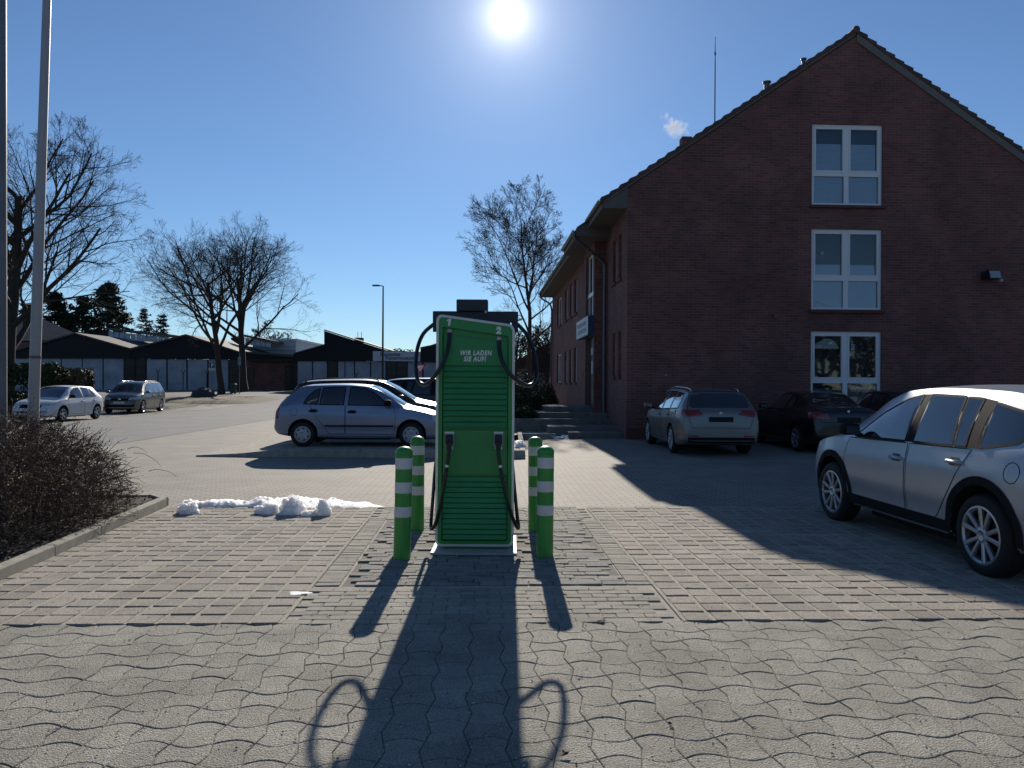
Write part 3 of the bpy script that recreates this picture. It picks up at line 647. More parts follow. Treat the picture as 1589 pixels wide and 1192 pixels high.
def barge(x0, x1, dz0, dz1, m, name): MB().prism([(x0, rz_(x0)-dz0), (x1, rz_(x1)-dz0), (x1, rz_(x1)-dz1), (x0, rz_(x0)-dz1)], -.04, -.002).build(name, m, h)
barge(HW/2+.02, HW+OV, .13, .36, M_barge, 'barge_board'); barge(-OV, HW/2-.02, .12, .165, M_barge, 'barge_strip')
def gutter(x, z, y0, y1):
    n = 8; pr = [(x-.0+.075*math.cos(math.pi+math.pi*k/n), z+.075*math.sin(math.pi+math.pi*k/n)) for k in range(n+1)]; pr2 = [(x+(a-x)*.88, z+(b-z)*.88) for a, b in reversed(pr)]
    return MB().prism(pr+pr2, y0, y1).build('gutter', M_zinc, h, smooth=40)
ge = EAVE-.06
gutter(-OV-.06, ge, .0, 2.78); gutter(-1.06-.06, ge-.27, 2.8, 6.5); gutter(-OV-.06, ge, 6.52, HL+.25)
def soffit(xo, y0, y1, dz): MB().prism([(xo, EAVE-RT-.05+dz), (.05, EAVE-RT-.05+dz), (.05, EAVE-RT-.02+dz), (xo, EAVE-RT-.02+dz)], y0, y1).build('soffit', M_soffit, h); MB().bbox((xo-.02, y0, EAVE-RT-.06+dz), (xo-.001, y1, EAVE-.03+dz)).build('fascia', M_soffit, h)
soffit(-OV, .03, 2.79, 0); soffit(-OV, 6.51, HL, 0); soffit(-1.06, 2.8, 6.5, -.26)
for xo, yy, dz in ((-OV, .0, 0), (-1.06, 2.77, -.26), (-1.06, 6.5, -.26)):
    MB().prism([(xo, EAVE-RT-.05+dz), (.02, EAVE-RT-.05+dz), (.02, rz_(.02)-.1), (xo, EAVE-.06+dz)], yy+.002, yy+.03).build('eave_end_board', M_soffit, h)
# down pipes
zt1 = ge-.27
MB().tube(spline([(-1.12, 2.95, zt1-.08), (-1.10, 2.97, zt1-.25), (-.60, 3.15, zt1-.62), (-.14, 3.32, zt1-.95), (-.09, 3.36, zt1-1.15), (-.09, 3.36, zt1-1.6)], 5)+[Vector((-.09, 3.36, .3))], .055, 10).build('downpipe', M_zinc, h, smooth=50)
MB().tube(spline([(-OV-.06, HL-.3, ge-.08), (-OV, HL-.3, ge-.3), (-.2, HL-.25, ge-.62), (-.09, HL-.25, ge-.95)], 5)+[Vector((-.09, HL-.25, .2))], .05, 10).build('downpipe', M_zinc, h, smooth=50)
# windows: frame, mullion, transom, panes, blinds, sill
def gable_window(w, k):
    x0, x1, z0, z1 = wx0, wx1, w[2], w[3]; xm = (x0+x1)/2; zm = z0+(z1-z0)*.385; f = .085
    fr = MB(); D0, D1 = .06, .14
    for a, b in (((x0, z0), (x0+f, z1)), ((x1-f, z0), (x1, z1)), ((x0+f, z1-f), (x1-f, z1)), ((x0+f, z0), (x1-f, z0+f*.7)), ((xm-f*.8, z0+f*.7), (xm+f*.8, z1-f)), ((x0+f, zm-f*.7), (xm-f*.8, zm+f*.7)), ((xm+f*.8, zm-f*.7), (x1-f, zm+f*.7))):
        fr.bbox((a[0], D0, a[1]), (b[0], D1, b[1]))
    win = fr.build('window', M_pvc, h)
    for (a, b, c, d, up) in ((x0+f, xm-f*.8, zm+f*.7, z1-f, 1), (xm+f*.8, x1-f, zm+f*.7, z1-f, 1), (x0+f, xm-f*.8, z0+f*.7, zm-f*.7, 0), (xm+f*.8, x1-f, z0+f*.7, zm-f*.7, 0)):
        if up:                            # opening sash inside the fixed frame
            s_ = MB(); g = .045
            for q in (((a, c), (a+g, d)), ((b-g, c), (b, d)), ((a+g, d-g), (b-g, d)), ((a+g, c), (b-g, c+g))): s_.bbox((q[0][0], .045, q[0][1]), (q[1][0], .13, q[1][1]))
            s_.build('sash', M_pvc, win); a += g; b -= g; c += g; d -= g
        bl = None
        if k == 0: bl = (c, d-(d-c)*(.34 if up else 0))
        elif k == 1: bl = (c, c+(d-c)*.26) if up else (c, d)
        g_ = MB(); g_.bbox((a, .10, c), (b, .108, d)); g_.build('pane', M_pane, win)
        if bl:
            n = max(3, int((bl[1]-bl[0])/.035)); bm2 = MB()
            for q in range(n):
                z = bl[0]+(bl[1]-bl[0])*(q+.5)/n; hh = (bl[1]-bl[0])/n*.5; bm2.add([(a+.01, .135, z-hh), (b-.01, .135, z-hh), (b-.01, .150, z+hh), (a+.01, .150, z+hh)], [(0, 1, 2, 3)])
            bm2.build('blind', M_blind, win, fix=False)
    MB().prism([(-.10, z0-.10), (.12, z0-.10), (.12, z0-.002), (-.10, z0-.045)], x0-.06, x1+.06, axis='x').build('window_sill', M_sill, h)
    MB().bbox((x0-.02, .33, z0-.1), (x1+.02, .345, z1)).build('dark_room_sheet', mat('dark_room', (.03, .035, .045), .9), win)  # dark sheet behind the panes, standing for the dim room
    return win
M_pane = bpy.data.materials.new('clear_pane'); M_pane.use_nodes = True
_t = M_pane.node_tree; _t.nodes.remove(_t.nodes['Principled BSDF']); _tr = _t.nodes.new('ShaderNodeBsdfTransparent'); _tr.inputs[0].default_value = (.86, .92, .96, 1); _gl = _t.nodes.new('ShaderNodeBsdfGlossy'); _gl.inputs['Roughness'].default_value = .02
_fr = _t.nodes.new('ShaderNodeFresnel'); _fr.inputs[0].default_value = 1.5; _mx = _t.nodes.new('ShaderNodeMixShader'); _t.links.new(_fr.outputs[0], _mx.inputs[0]); _t.links.new(_tr.outputs[0], _mx.inputs[1]); _t.links.new(_gl.outputs[0], _mx.inputs[2]); _t.links.new(_mx.outputs[0], _t.nodes['Material Output'].inputs[0])
M_sill = mat('sill_brick', (.10, .045, .04), .85, var=.2, vscale=6)
GW = [gable_window(w, k) for k, w in enumerate(wins)]
# papers and lampshade seen behind the glass of the lowest window
M_paper = mat('window_paper', (.55, .54, .48), .8, var=.1, vscale=8); M_poster = mat('dark_poster', (.10, .11, .14), .7, var=.3, vscale=7)
def wpt(px, py): return loc(px, py, .16)
def card(name, pts, m, dy=.17, par=GW[2]): MB().prism([(loc(a, b, dy).x, loc(a, b, dy).z) for a, b in pts], dy, dy+.006).build(name, m, par)
card('lamp_shade', [(1263, 541), (1302, 541), (1297, 532), (1289, 526), (1280, 525.5), (1270, 531), (1263, 535)], M_paper)
card('note', [(1321, 534), (1327, 535), (1326, 543), (1320, 543)], M_paper)
card('poster', [(1313, 595), (1345, 595), (1345, 632), (1313, 632)], M_poster)
card('notice', [(1320, 616), (1330, 616), (1330, 628), (1318, 628)], M_paper, .165)
card('curtain', [(1344, 609), (1350, 597), (1356, 593.5), (1360, 594), (1360, 604), (1357, 605), (1353, 599), (1349, 607)], M_paper)
lp = loc(1320, 606.5, .164); text('poster_lettering', 'Zuhause', .21, mat('pale_print', (.5, .52, .55), .7), GW[2], (lp.x, .163, lp.z-.02), RX, width=.62)
card('wire_star', [(1260, 477), (1266, 466.2), (1267, 466.2), (1290, 477), (1289, 477), (1267, 467.4), (1261.5, 477)], M_paper, .09, GW[1])
card('wire_star', [(1260, 468.5), (1261, 468), (1269, 477), (1268, 477)], M_paper, .085, GW[1])
card('note', [(1274, 391), (1278, 391), (1278, 395), (1274, 395)], M_paper, .12, GW[1])
# facade windows, door, sign
def side_window(o, x, white=True):
    y0, y1, z0, z1 = o; f = .06; fr = MB(); X0, X1 = x+.10, x+.16
    for a, b in (((y0, z0), (y0+f, z1)), ((y1-f, z0), (y1, z1)), ((y0+f, z1-f), (y1-f, z1)), ((y0+f, z0), (y1-f, z0+f))): fr.bbox((X0, a[0], a[1]), (X1, b[0], b[1]))
    if y1-y0 > 1.5: fr.bbox((X0, (y0+y1)/2-.04, z0+f), (X1, (y0+y1)/2+.04, z1-f))
    w_ = fr.build('window', M_pvc, h); MB().bbox((x+.13, y0+.05, z0+.05), (x+.138, y1-.05, z1-.05)).build('pane', M_glass, w_)
    MB().bbox((x-.06, y0-.04, z0-.10), (x+.1, y1+.04, z0-.003)).build('window_sill', M_sill, h)
for o in near_w: side_window(o, 0)
for o in far_w: side_window(o, 0)
o = mid_w[1]; side_window(o, -.37)
MB().bbox((-.30, 3.96, 4.55), (-.24, 5.74, 4.68)).build('window_transom', M_pvc, h)
dr = MB().bbox((-.22, 3.97, .72), (-.16, 5.73, 3.13)).build('door', mat('dark_door', (.035, .022, .025), .4), h)
for y_ in (3.955, 5.65): MB().bbox((-.30, y_, .70), (-.221, y_+.095, 3.14)).build('door_jamb', M_soffit, h)
for y0, z0, z1 in ((4.5, 1.9, 2.35), (4.6, 2.55, 2.8)): MB().bbox((-.232, y0, z0), (-.2205, y0+.8, z1)).build('notice', mat('pale_notice', (.5, .52, .55), .7), dr)
sg = MB().bbox((-.57, 3.72, 3.16), (-.371, 6.75, 3.80)).build('sign', mat('sign_blue', (.012, .03, .10), .4), h)
MB().bbox((-.578, 3.74, 3.175), (-.5705, 6.73, 3.785)).build('sign_face', mat('sign_white', (.55, .58, .62), .5), sg)
# the sign's writing cannot be read in the photograph: two rows of grey strokes
mb = MB(); r7 = random.Random(4)
for row, zc in ((0, 3.60), (1, 3.37)):
    y = 6.5-.15*row
    while y > 4.1:
        wd = r7.uniform(.03, .07); mb.bbox((-.580, y-wd, zc-r7.choice((.07, .09))), (-.5782, y, zc+r7.choice((.05, .08)))); y -= wd+r7.uniform(.03, .06)
mb.build('sign_lettering', mat('sign_grey', (.16, .18, .22), .6), sg)
# wall fittings on the gable
q = loc(1534, 428)
fl = MB().prism([(q.z-.10, -.34), (q.z+.12, -.30), (q.z+.14, -.16), (q.z-.06, -.12)], 0, 1).v
mb = MB(); mb.add([(q.x-.19, -.34, q.z-.13), (q.x+.17, -.34, q.z-.13), (q.x+.19, -.22, q.z+.13), (q.x-.17, -.22, q.z+.13), (q.x-.24, -.02, q.z-.12), (q.x+.10, -.02, q.z-.12), (q.x+.10, -.02, q.z+.10), (q.x-.24, -.02, q.z+.10)], [(0, 1, 2, 3), (0, 4, 5, 1), (1, 5, 6, 2), (2, 6, 7, 3), (3, 7, 4, 0), (4, 7, 6, 5)])
fo = mb.build('floodlight', M_black, h)
mb = MB(); mb.add([(q.x-.165, -.342, q.z-.105), (q.x+.15, -.342, q.z-.105), (q.x+.165, -.242, q.z+.105), (q.x-.145, -.242, q.z+.105)], [(0, 1, 2, 3)]); mb.build('floodlight_glass', mat('lamp_glass', (.30, .34, .36), .15), fo, fix=False)
MB().bbox((q.x+.14, -.3, q.z-.20), (q.x+.22, -.22, q.z-.12)).build('motion_sensor', M_grey, fo)
q = loc(1203, 491); MB().cbox((q.x-.05, -.06, q.z-.05), (q.x+.05, -.001, q.z+.05), .01).build('vent_cover', mat('fitting_brown', (.12, .08, .07), .6), h)
q = loc(1033, 582); MB().cbox((q.x-.02, -.03, q.z-.02), (q.x+.02, -.001, q.z+.02), .01).build('wall_hook', M_steel, h)
# things on the roof
def on_roof(px, depth): p = loc(px, 300, depth); return p.x, rz_(p.x)-.1, depth
mast = at(1110, 57, HY+4.5); ml = Hinv @ mast; MB().tube([(ml.x, ml.y, rz_(ml.x)-.15), (ml.x, ml.y, ml.z*.72+rz_(ml.x)*.28), (ml.x, ml.y, ml.z)], [.022, .018, .008], 8).tube([(ml.x, ml.y, ml.z-.62), (ml.x, ml.y, ml.z-.52)], .028, 8).build('antenna_mast', mat('mast_steel', (.06, .065, .075), .5, metal=.5), h)
for px, py, r_ in ((1190, 127, .085), (1247, 91, .06)):
    p = Hinv @ at(px, py, HY+2.2); MB().lathe([(r_, rz_(p.x)-.2), (r_, p.z-.05), (r_*1.5, p.z-.045), (r_*1.5, p.z), (r_*.6, p.z+.02)], 14, M=Matrix.Translation((p.x, p.y, 0))).build('roof_vent', M_zinc, h, smooth=30)
p = Hinv @ at(1064, 219, HY+5.5); MB().bbox((p.x-.17, p.y-.2, rz_(p.x)-.3), (p.x+.17, p.y+.2, p.z+.10)).build('flue', M_brick, h); FLUE = h.matrix_world
MB().bbox((-.003, -.003, -.4), (HW+.003, .0, .32)).build('plinth', mat('plinth_brick', (.12, .045, .04), .85, var=.25, vscale=2), h)
# ---------------------------------------------------------------- entrance steps
st = thing('entrance_steps', 'concrete entrance steps rising to the brick house door', 'steps', (hc.x, HY, HB), PA)
for x0, y0, z in ((-1.95, 3.95, .80), (-2.5, 3.2, .62), (-3.0, 2.5, .45), (-2.05, 1.3, .28), (-1.55, .45, .16)):
    MB().cbox((x0, y0, -.12), (-.0 if y0 < 3.6 else -.372, 6.1, z), .012).build('step', M_stone, st)
# ---------------------------------------------------------------- steam from the flue
sp = at(1046, 196, HY+5.5)
mb = MB(); r8 = random.Random(2)
def puff(a, b):
    th = 2*math.pi*a; ph = math.pi*(b-.5); d = Vector((math.cos(th)*math.cos(ph), math.sin(th)*math.cos(ph), math.sin(ph))); k = 1
    x, z = d.x*.88, d.z*.44; an = R(-36); return (x*math.cos(an)-z*math.sin(an), d.y*.35, x*math.sin(an)+z*math.cos(an))
mb.grid(puff, 24, 12); sto = obj('steam', mb.mesh('steam', [], fix=False), None, sp); tag(sto, 'small white wisp of steam drifting from the brick house flue', 'steam')
m = bpy.data.materials.new('steam'); m.use_nodes = True; t = m.node_tree; t.nodes.remove(t.nodes['Principled BSDF'])
pvn = t.nodes.new('ShaderNodeVolumePrincipled'); pvn.inputs['Color'].default_value = (1, .97, .95, 1); pvn.inputs['Anisotropy'].default_value = .25
tcn = t.nodes.new('ShaderNodeTexCoord'); nz = t.nodes.new('ShaderNodeTexNoise'); nz.inputs['Scale'].default_value = 3.4; nz.inputs['Detail'].default_value = 5; nz.inputs['Roughness'].default_value = .6; t.links.new(tcn.outputs['Object'], nz.inputs['Vector'])
mp = t.nodes.new('ShaderNodeMapping'); mp.vector_type = 'TEXTURE'; mp.inputs['Rotation'].default_value = (0, R(36), 0); mp.inputs['Scale'].default_value = (.88, .35, .44); t.links.new(tcn.outputs['Object'], mp.inputs['Vector'])
ln_ = t.nodes.new('ShaderNodeVectorMath'); ln_.operation = 'LENGTH'; t.links.new(mp.outputs[0], ln_.inputs[0])
mr = t.nodes.new('ShaderNodeMapRange'); mr.inputs['From Min'].default_value = .15; mr.inputs['From Max'].default_value = .95; mr.inputs['To Min'].default_value = .13; mr.inputs['To Max'].default_value = -.22; t.links.new(ln_.outputs['Value'], mr.inputs['Value'])
ad = t.nodes.new('ShaderNodeMath'); ad.operation = 'ADD'; t.links.new(nz.outputs[0], ad.inputs[0]); t.links.new(mr.outputs[0], ad.inputs[1])
m2 = t.nodes.new('ShaderNodeMapRange'); m2.inputs['From Min'].default_value = .45; m2.inputs['From Max'].default_value = .74; m2.inputs['To Max'].default_value = 5.0; t.links.new(ad.outputs[0], m2.inputs['Value']); t.links.new(m2.outputs[0], pvn.inputs['Density'])
t.links.new(pvn.outputs[0], t.nodes['Material Output'].inputs['Volume']); sto.data.materials.append(m)
# ================================================================ cars
def pch(pts):
    """smooth monotone curve through (x, y) points"""
    xs_ = [p[0] for p in pts]; ys_ = [p[1] for p in pts]; n = len(pts); d = [(ys_[i+1]-ys_[i])/(xs_[i+1]-xs_[i]) for i in range(n-1)]
    m = [d[0]]+[0 if d[i-1]*d[i] <= 0 else 2*d[i-1]*d[i]/(d[i-1]+d[i]) for i in range(1, n-1)]+[d[-1]]
    def f(x):
        if x <= xs_[0]: return ys_[0]
        if x >= xs_[-1]: return ys_[-1]
        i = 0
        while x > xs_[i+1]: i += 1
        h_ = xs_[i+1]-xs_[i]; t = (x-xs_[i])/h_
        return (1+2*t)*(1-t)**2*ys_[i]+t*(1-t)**2*h_*m[i]+t*t*(3-2*t)*ys_[i+1]+t*t*(t-1)*h_*m[i+1]
    return f
M_tyre = mat('tyre', (.012, .012, .013), .8, bump=.3, bscale=60); M_rim = mat('alloy', (.42, .43, .45), .32, metal=.75); M_rimd = mat('dark_alloy', (.10, .10, .11), .4, metal=.6)
M_hubcap = mat('hubcap', (.36, .36, .37), .45, metal=.35); M_arch = mat('wheel_housing', (.006, .006, .007), .95); M_trim = mat('black_trim', (.012, .012, .014), .8, spec=.15); M_seam = mat('panel_gap', (.006, .006, .007), .9)
M_cglass = mat('car_glass', (.012, .015, .018), .04, spec=.8, coat=1.0, coatr=.01); M_red = mat('tail_red', (.22, .008, .010), .2, coat=.6); M_lamp = mat('head_lamp', (.45, .48, .5), .12, coat=.8); M_amber = mat('amber', (.4, .12, .02), .3)
M_chrome = mat('chrome', (.6, .6, .62), .15, metal=1.0); M_plateb = mat('blank_plate', (.004, .004, .004), .6); M_platew = mat('pale_plate', (.55, .56, .55), .5)
WHEELS = {}
def wheel_meshes(r, w, style):
    k = (round(r, 3), round(w, 3), style)
    if k in WHEELS: return WHEELS[k]
    My = Matrix.Rotation(R(-90), 4, 'X')              # lathe axis z -> +y (outboard)
    rr = r*(.70 if style != 'cap' else .64)
    ty = MB().lathe([(rr-.012, -w/2+.02), (rr+.01, -w/2), (r-.035, -w/2), (r-.012, -w/2+.022), (r, -w/2+.05), (r, w/2-.05), (r-.012, w/2-.022), (r-.035, w/2-.002), (rr+.02, w/2), (rr, w/2-.008), (rr-.012, w/2-.03)], 40, M=My, cap=False).mesh('tyre', M_tyre, smooth=40)
    hub = MB().lathe([(rr-.02, -w/2+.04), (rr-.02, w/2-.09), (.0005, w/2-.088)], 28, M=My, cap=False).lathe([(rr*.62, w/2-.08), (rr*.62, w/2-.072), (.02, w/2-.072)], 28, M=My, cap=False).mesh('brake_drum', M_arch, smooth=40)
    mb = MB(); yo = w/2-.012
    mb.lathe([(rr-.002, -w/2+.03), (rr-.004, yo-.004), (rr+.004, yo+.006), (rr-.012, yo+.010), (rr-.026, yo-.006), (rr-.030, yo-.05)], 40, M=My, cap=False)
    def spoke(a, w0, w1, r0, r1, th=.022, d0=.012, d1=.0):
        c, s_ = math.cos(a), math.sin(a); vs = []
        for (q, wd, yy) in ((r0, w0, yo-d0), (r1, w1, yo-d1)):
            for t_, dy in ((-1, 0), (-.55, .010), (.55, .010), (1, 0), (1, -th), (-1, -th)):
                x, z = q, t_*wd; vs.append((x*c-z*s_, yy+dy, x*s_+z*c))
        mb.add(vs, [(i, (i+1) % 6, (i+1) % 6+6, i+6) for i in range(6)]+[(5, 4, 3, 2, 1, 0), (6, 7, 8, 9, 10, 11)])
    if style == 'ten':
        for k2 in range(5):
            for o_ in (-1, 1):
                a = 2*math.pi*k2/5+o_*.27; spoke(a, .017, .022, .05, rr-.012)
        mb.lathe([(.075, yo-.03), (.072, yo-.006), (.045, yo+.004), (.03, yo-.004), (.0005, yo-.004)], 20, M=My, cap=False)
    elif style == 'cap':
        mb.lathe([(rr-.02, yo-.004), (rr*.80, yo+.006), (rr*.78, yo-.004)], 40, M=My, cap=False)
        for k2 in range(7): spoke(2*math.pi*k2/7+.2, .042, .030, .05, rr*.82, d0=-.008, d1=-.002)
        mb.lathe([(.13, yo-.01), (.12, yo+.012), (.05, yo+.018), (.035, yo+.008), (.0005, yo+.008)], 24, M=My, cap=False)
    else:
        n = int(style)
        for k2 in range(n): spoke(2*math.pi*k2/n, .032, .030, .05, rr-.012, d0=.014)
        mb.lathe([(.075, yo-.03), (.07, yo-.006), (.03, yo+.002), (.0005, yo+.002)], 20, M=My, cap=False)
    rim = mb.mesh('rim', M_hubcap if style == 'cap' else M_rim, smooth=35)
    WHEELS[k] = (hub, ty, rim); return WHEELS[k]
class Car:
    def __init__(s, name, label, cat, P, paint, group=None):
        s.P = P; s.paint = paint; L, HWd = P['L'], P['W']/2; s.L = L
        s.root = thing(name, label, cat, group=group)
        top, belt, bot, wm_, wr = (pch(P[k]) for k in ('top', 'belt', 'bot', 'plan', 'roofw'))
        bul = P.get('bulge', .035)
        xs_ = set()
        n = 84
        for i in range(n+1): xs_.add(round(-L/2+L*(.5-.5*math.cos(math.pi*i/n))*.35+L*(i/n)*.65, 4))
        for p in P['top']: xs_.add(p[0])
        xs_ = sorted(xs_); xs_ = [x for i, x in enumerate(xs_) if i == 0 or x-xs_[i-1] > .006]
        rows = []
        for x in xs_:
            w = wm_(x)*HWd; zb, zt = bot(x), top(x); zs = min(belt(x), zt-.03); r_ = min(wr(x)*HWd, w*.985); cr = P.get('crown', .035)*(r_/(.6*HWd))
            pts = [(0, zb+.0), (w*.80, zb), (w*.93, zb+.015)]
            ns = 11
            for k in range(ns+1):
                t = k/ns; z = zb+.05+(zs-zb-.05)*t
                # belly, character line, slight tuck under the shoulder
                y = w*(.965+bul*math.sin(math.pi*min(1, t*1.05))**.8-.012*math.exp(-((t-.22)/.10)**2)+.008*math.exp(-((t-.72)/.07)**2)) - w*.018*t**5
                pts.append((min(y, w*1.0), z))
            ze = zt-cr; ys_ = pts[-1][0]
            cab = max(0.0, min(1.0, (ze-zs)/.25))
            for k in range(1, 9):
                t = k/8; y = ys_+(r_-ys_)*t; z = zs+(ze-zs)*t
                b_ = math.sin(math.pi*t)*(.022*cab+.0); y += b_
                pts.append((y, z))
            for k in range(1, 9):
                t = k/8; y = r_*(1-t); z = zt-cr*(1-t)**2*(1 if cab > .5 else 1)
                pts.append((y, z))
            rows.append([(x, y, z) for y, z in pts]+[(x, -y, z) for y, z in reversed(pts[1:-1])])
        m = len(rows[0]); vs = [p for r__ in rows for p in r__]
        fs = [(i*m+k, i*m+(k+1) % m, (i+1)*m+(k+1) % m, (i+1)*m+k) for i in range(len(rows)-1) for k in range(m)]+[tuple(range(m-1, -1, -1)), tuple((len(rows)-1)*m+k for k in range(m))]
        me = MB().add(vs, fs).mesh('body', [paint, M_arch], smooth=None)
        # wheel arches cut out
        cut = MB(); ra = P['wr']+P.get('gap', .05)
        for wx in (P['xf'], P['xr']):
            for sg_ in (-1, 1): cut.lathe([(ra, -.17), (ra, .17)], 44, M=Matrix.Translation((wx, sg_*(HWd-.02), P['wr']+P.get('lift', .015))) @ Matrix.Rotation(R(90), 4, 'X'))
        cme = cut.mesh('cutter', [M_arch]); co = bpy.data.objects.new('cutter', cme); C.objects.link(co)
        bo = bpy.data.objects.new('body', me); C.objects.link(bo)
        cme.materials.clear(); cme.materials.append(paint); cme.materials.append(M_arch); cme.polygons.foreach_set('material_index', [1]*len(cme.polygons))
        md = bo.modifiers.new('cut', 'BOOLEAN'); md.object = co; md.operation = 'DIFFERENCE'; md.solver = 'EXACT'
        dg = bpy.context.evaluated_depsgraph_get(); nm = bpy.data.meshes.new_from_object(bo.evaluated_get(dg)); bpy.data.objects.remove(co); bpy.data.objects.remove(bo)
        bm = bmesh.new(); bm.from_mesh(me); s.bvh = BVHTree.FromBMesh(bm); bm.free()
        bm = bmesh.new(); bm.from_mesh(nm)
        for f in bm.faces: f.smooth = True
        for e in bm.edges:
            if len(e.link_faces) == 2 and (e.calc_face_angle(0) > R(32) or e.link_faces[0].material_index != e.link_faces[1].material_index): e.smooth = False
        bm.to_mesh(nm); bm.free(); nm.name = 'body'
        s.body = obj('body', nm, s.root)
        for wx in (P['xf'], P['xr']):
            for sg_ in (1, -1):
                hub, ty, rim = wheel_meshes(P['wr'], P.get('ww', .2), P['style'])
                w_ = obj('wheel', hub, s.root, (wx, sg_*(HWd-P.get('ww', .2)/2-.012), P['wr']), (0, rng.uniform(0, 6), 0 if sg_ > 0 else math.pi)); obj('tyre', ty, w_); obj('rim', rim, w_)
    def hit(s, axis, a, b, sgn):
        """side: (x, z) seen along y; end: (y, z) seen along x; top: (x, y) seen from above"""
        if axis == 'side': o_, d = Vector((a, sgn*3, b)), Vector((0, -sgn, 0))
        elif axis == 'end': o_, d = Vector((sgn*4, a, b)), Vector((-sgn, 0, 0))
        else: o_, d = Vector((a, b, 3)), Vector((0, 0, -1))
        p, n_, i, ds = s.bvh.ray_cast(o_, d)
        if p is None:
            p, n_, i, ds = s.bvh.find_nearest(o_+d*2.5)
        if n_.dot(d) > 0: n_ = -n_
        return p, n_
    def patch(s, name, axis, poly, off, m, sgn=1, parent=None, nu=14, nv=6, th=0.0):
        """polygon (each first-coordinate column is one interval) laid on the body, off metres proud"""
        a0 = min(p[0] for p in poly); a1 = max(p[0] for p in poly); e = (a1-a0)*1e-4; cols = sorted({a0+e, a1-e}|{a0+(a1-a0)*i/nu for i in range(1, nu)}|{p[0] for p in poly if a0+e < p[0] < a1-e})
        mb = MB(); n = len(poly)
        for a in cols:
            zs = []
            for i in range(n):
                p, q = poly[i], poly[(i+1) % n]
                if (p[0] <= a < q[0]) or (q[0] <= a < p[0]): zs.append(p[1]+(q[1]-p[1])*(a-p[0])/(q[0]-p[0]))
            lo, hi = min(zs), max(zs)
            for j in range(nv+1):
                p, nn = s.hit(axis, a, lo+(hi-lo)*j/nv, sgn); mb.v.append(tuple(p+nn*off))
        for i in range(len(cols)-1):
            for j in range(nv):
                k = i*(nv+1)+j; mb.f.append((k, k+nv+1, k+nv+2, k+1)); mb.m.append(0)
        # rim turned in towards the body so the patch has an edge
        nr = len(cols); ring = [i*(nv+1) for i in range(nr)]+[(nr-1)*(nv+1)+j for j in range(1, nv+1)]+[i*(nv+1)+nv for i in range(nr-2, -1, -1)]+[j for j in range(nv-1, 0, -1)]
        ctr = sum((Vector(v) for v in mb.v), Vector())/len(mb.v)
        if axis == 'side': dn = Vector((0, -sgn, 0))
        elif axis == 'end': dn = Vector((-sgn, 0, 0))
        else: dn = Vector((0, 0, -1))
        b0 = len(mb.v); dd = off+.004
        for k in ring: mb.v.append(tuple(Vector(mb.v[k])+dn*dd))
        for i in range(len(ring)): j = (i+1) % len(ring); mb.f.append((ring[i], ring[j], b0+j, b0+i)); mb.m.append(0)
        me = mb.mesh(name, m, smooth=35, fix=False)
        bm = bmesh.new(); bm.from_mesh(me); f0 = bm.faces.ensure_lookup_table(); bm.normal_update()
        if bm.faces[len(bm.faces)//4].normal.dot(dn) > 0: bmesh.ops.reverse_faces(bm, faces=bm.faces)
        bm.to_mesh(me); bm.free()
        return obj(name, me, parent or s.root)
    def ribbon(s, name, axis, pts, w, off, m, sgn=1, parent=None, step=.05, closed=False):
        P = [Vector(p) for p in pts]; P = P+[P[0]] if closed else P; q = [P[0]]
        for a, b in zip(P, P[1:]):
            k = max(1, int((b-a).length/step)); q += [a.lerp(b, i/k) for i in range(1, k+1)]
        mb = MB(); n = len(q)
        for i, p in enumerate(q):
            t = (q[min(i+1, n-1)]-q[max(0, i-1)]).normalized(); nn = Vector((-t.y, t.x))
            for sg_ in (-1, 1):
                c = p+nn*sg_*w/2; h_, no = s.hit(axis, c.x, c.y, sgn); mb.v.append(tuple(h_+no*off))
        mb.f = [(2*i, 2*i+1, 2*i+3, 2*i+2) for i in range(n-1)]; mb.m = [0]*len(mb.f)
        return mb.build(name, m, parent or s.root, fix=False)
    def both(s, fn):
        for sg_ in (1, -1): fn(sg_)
    def rail(s, y, x0, x1, m, h=.045, r=.014):
        top = lambda x: s.hit('top', x, y, 1)[0].z
        for sg_ in (1, -1):
            pts = [(x0, sg_*y, top(x0)-.01), (x0+.08, sg_*y, top(x0+.08)+h*.8)]+[(x0+.08+(x1-x0-.16)*k/6, sg_*y, top(x0+.08+(x1-x0-.16)*k/6)+h) for k in range(1, 6)]+[(x1-.08, sg_*y, top(x1-.08)+h*.8), (x1, sg_*y, top(x1)-.01)]
            MB().tube(spline(pts, 3), r, 8).build('roof_rail', m, s.root, smooth=50)
    def mirror(s, x, z, m, sg_):
        p, n_ = s.hit('side', x, z, sg_); y = abs(p.y)
        mb = MB()
        def fn(a, b):
            th = 2*math.pi*a; ph = math.pi*(b-.5); d = (math.cos(th)*math.cos(ph), math.sin(th)*math.cos(ph), math.sin(ph)); sgp = lambda v: math.copysign(abs(v)**.6, v)
            return (x+.02+.075*sgp(d[0])*(1-.25*d[1]*sg_), sg_*(y+.13)+.105*sgp(d[1]), z+.085+.068*sgp(d[2]))
        mb.grid(fn, 16, 10); o = mb.build('mirror', m, s.root, smooth=60)
        MB().tube([(x+.03, sg_*(y-.02), z+.02), (x+.02, sg_*(y+.07), z+.04)], .022, 6).build('mirror_arm', M_trim, o)
        MB().bbox((x-.062, sg_*(y+.05), z+.03), (x-.058, sg_*(y+.20), z+.125)).build('mirror_glass', M_cglass, o)
    def place(s, x, y, z, rz): s.root.location = (x, y, z); s.root.rotation_euler = (0, 0, rz)
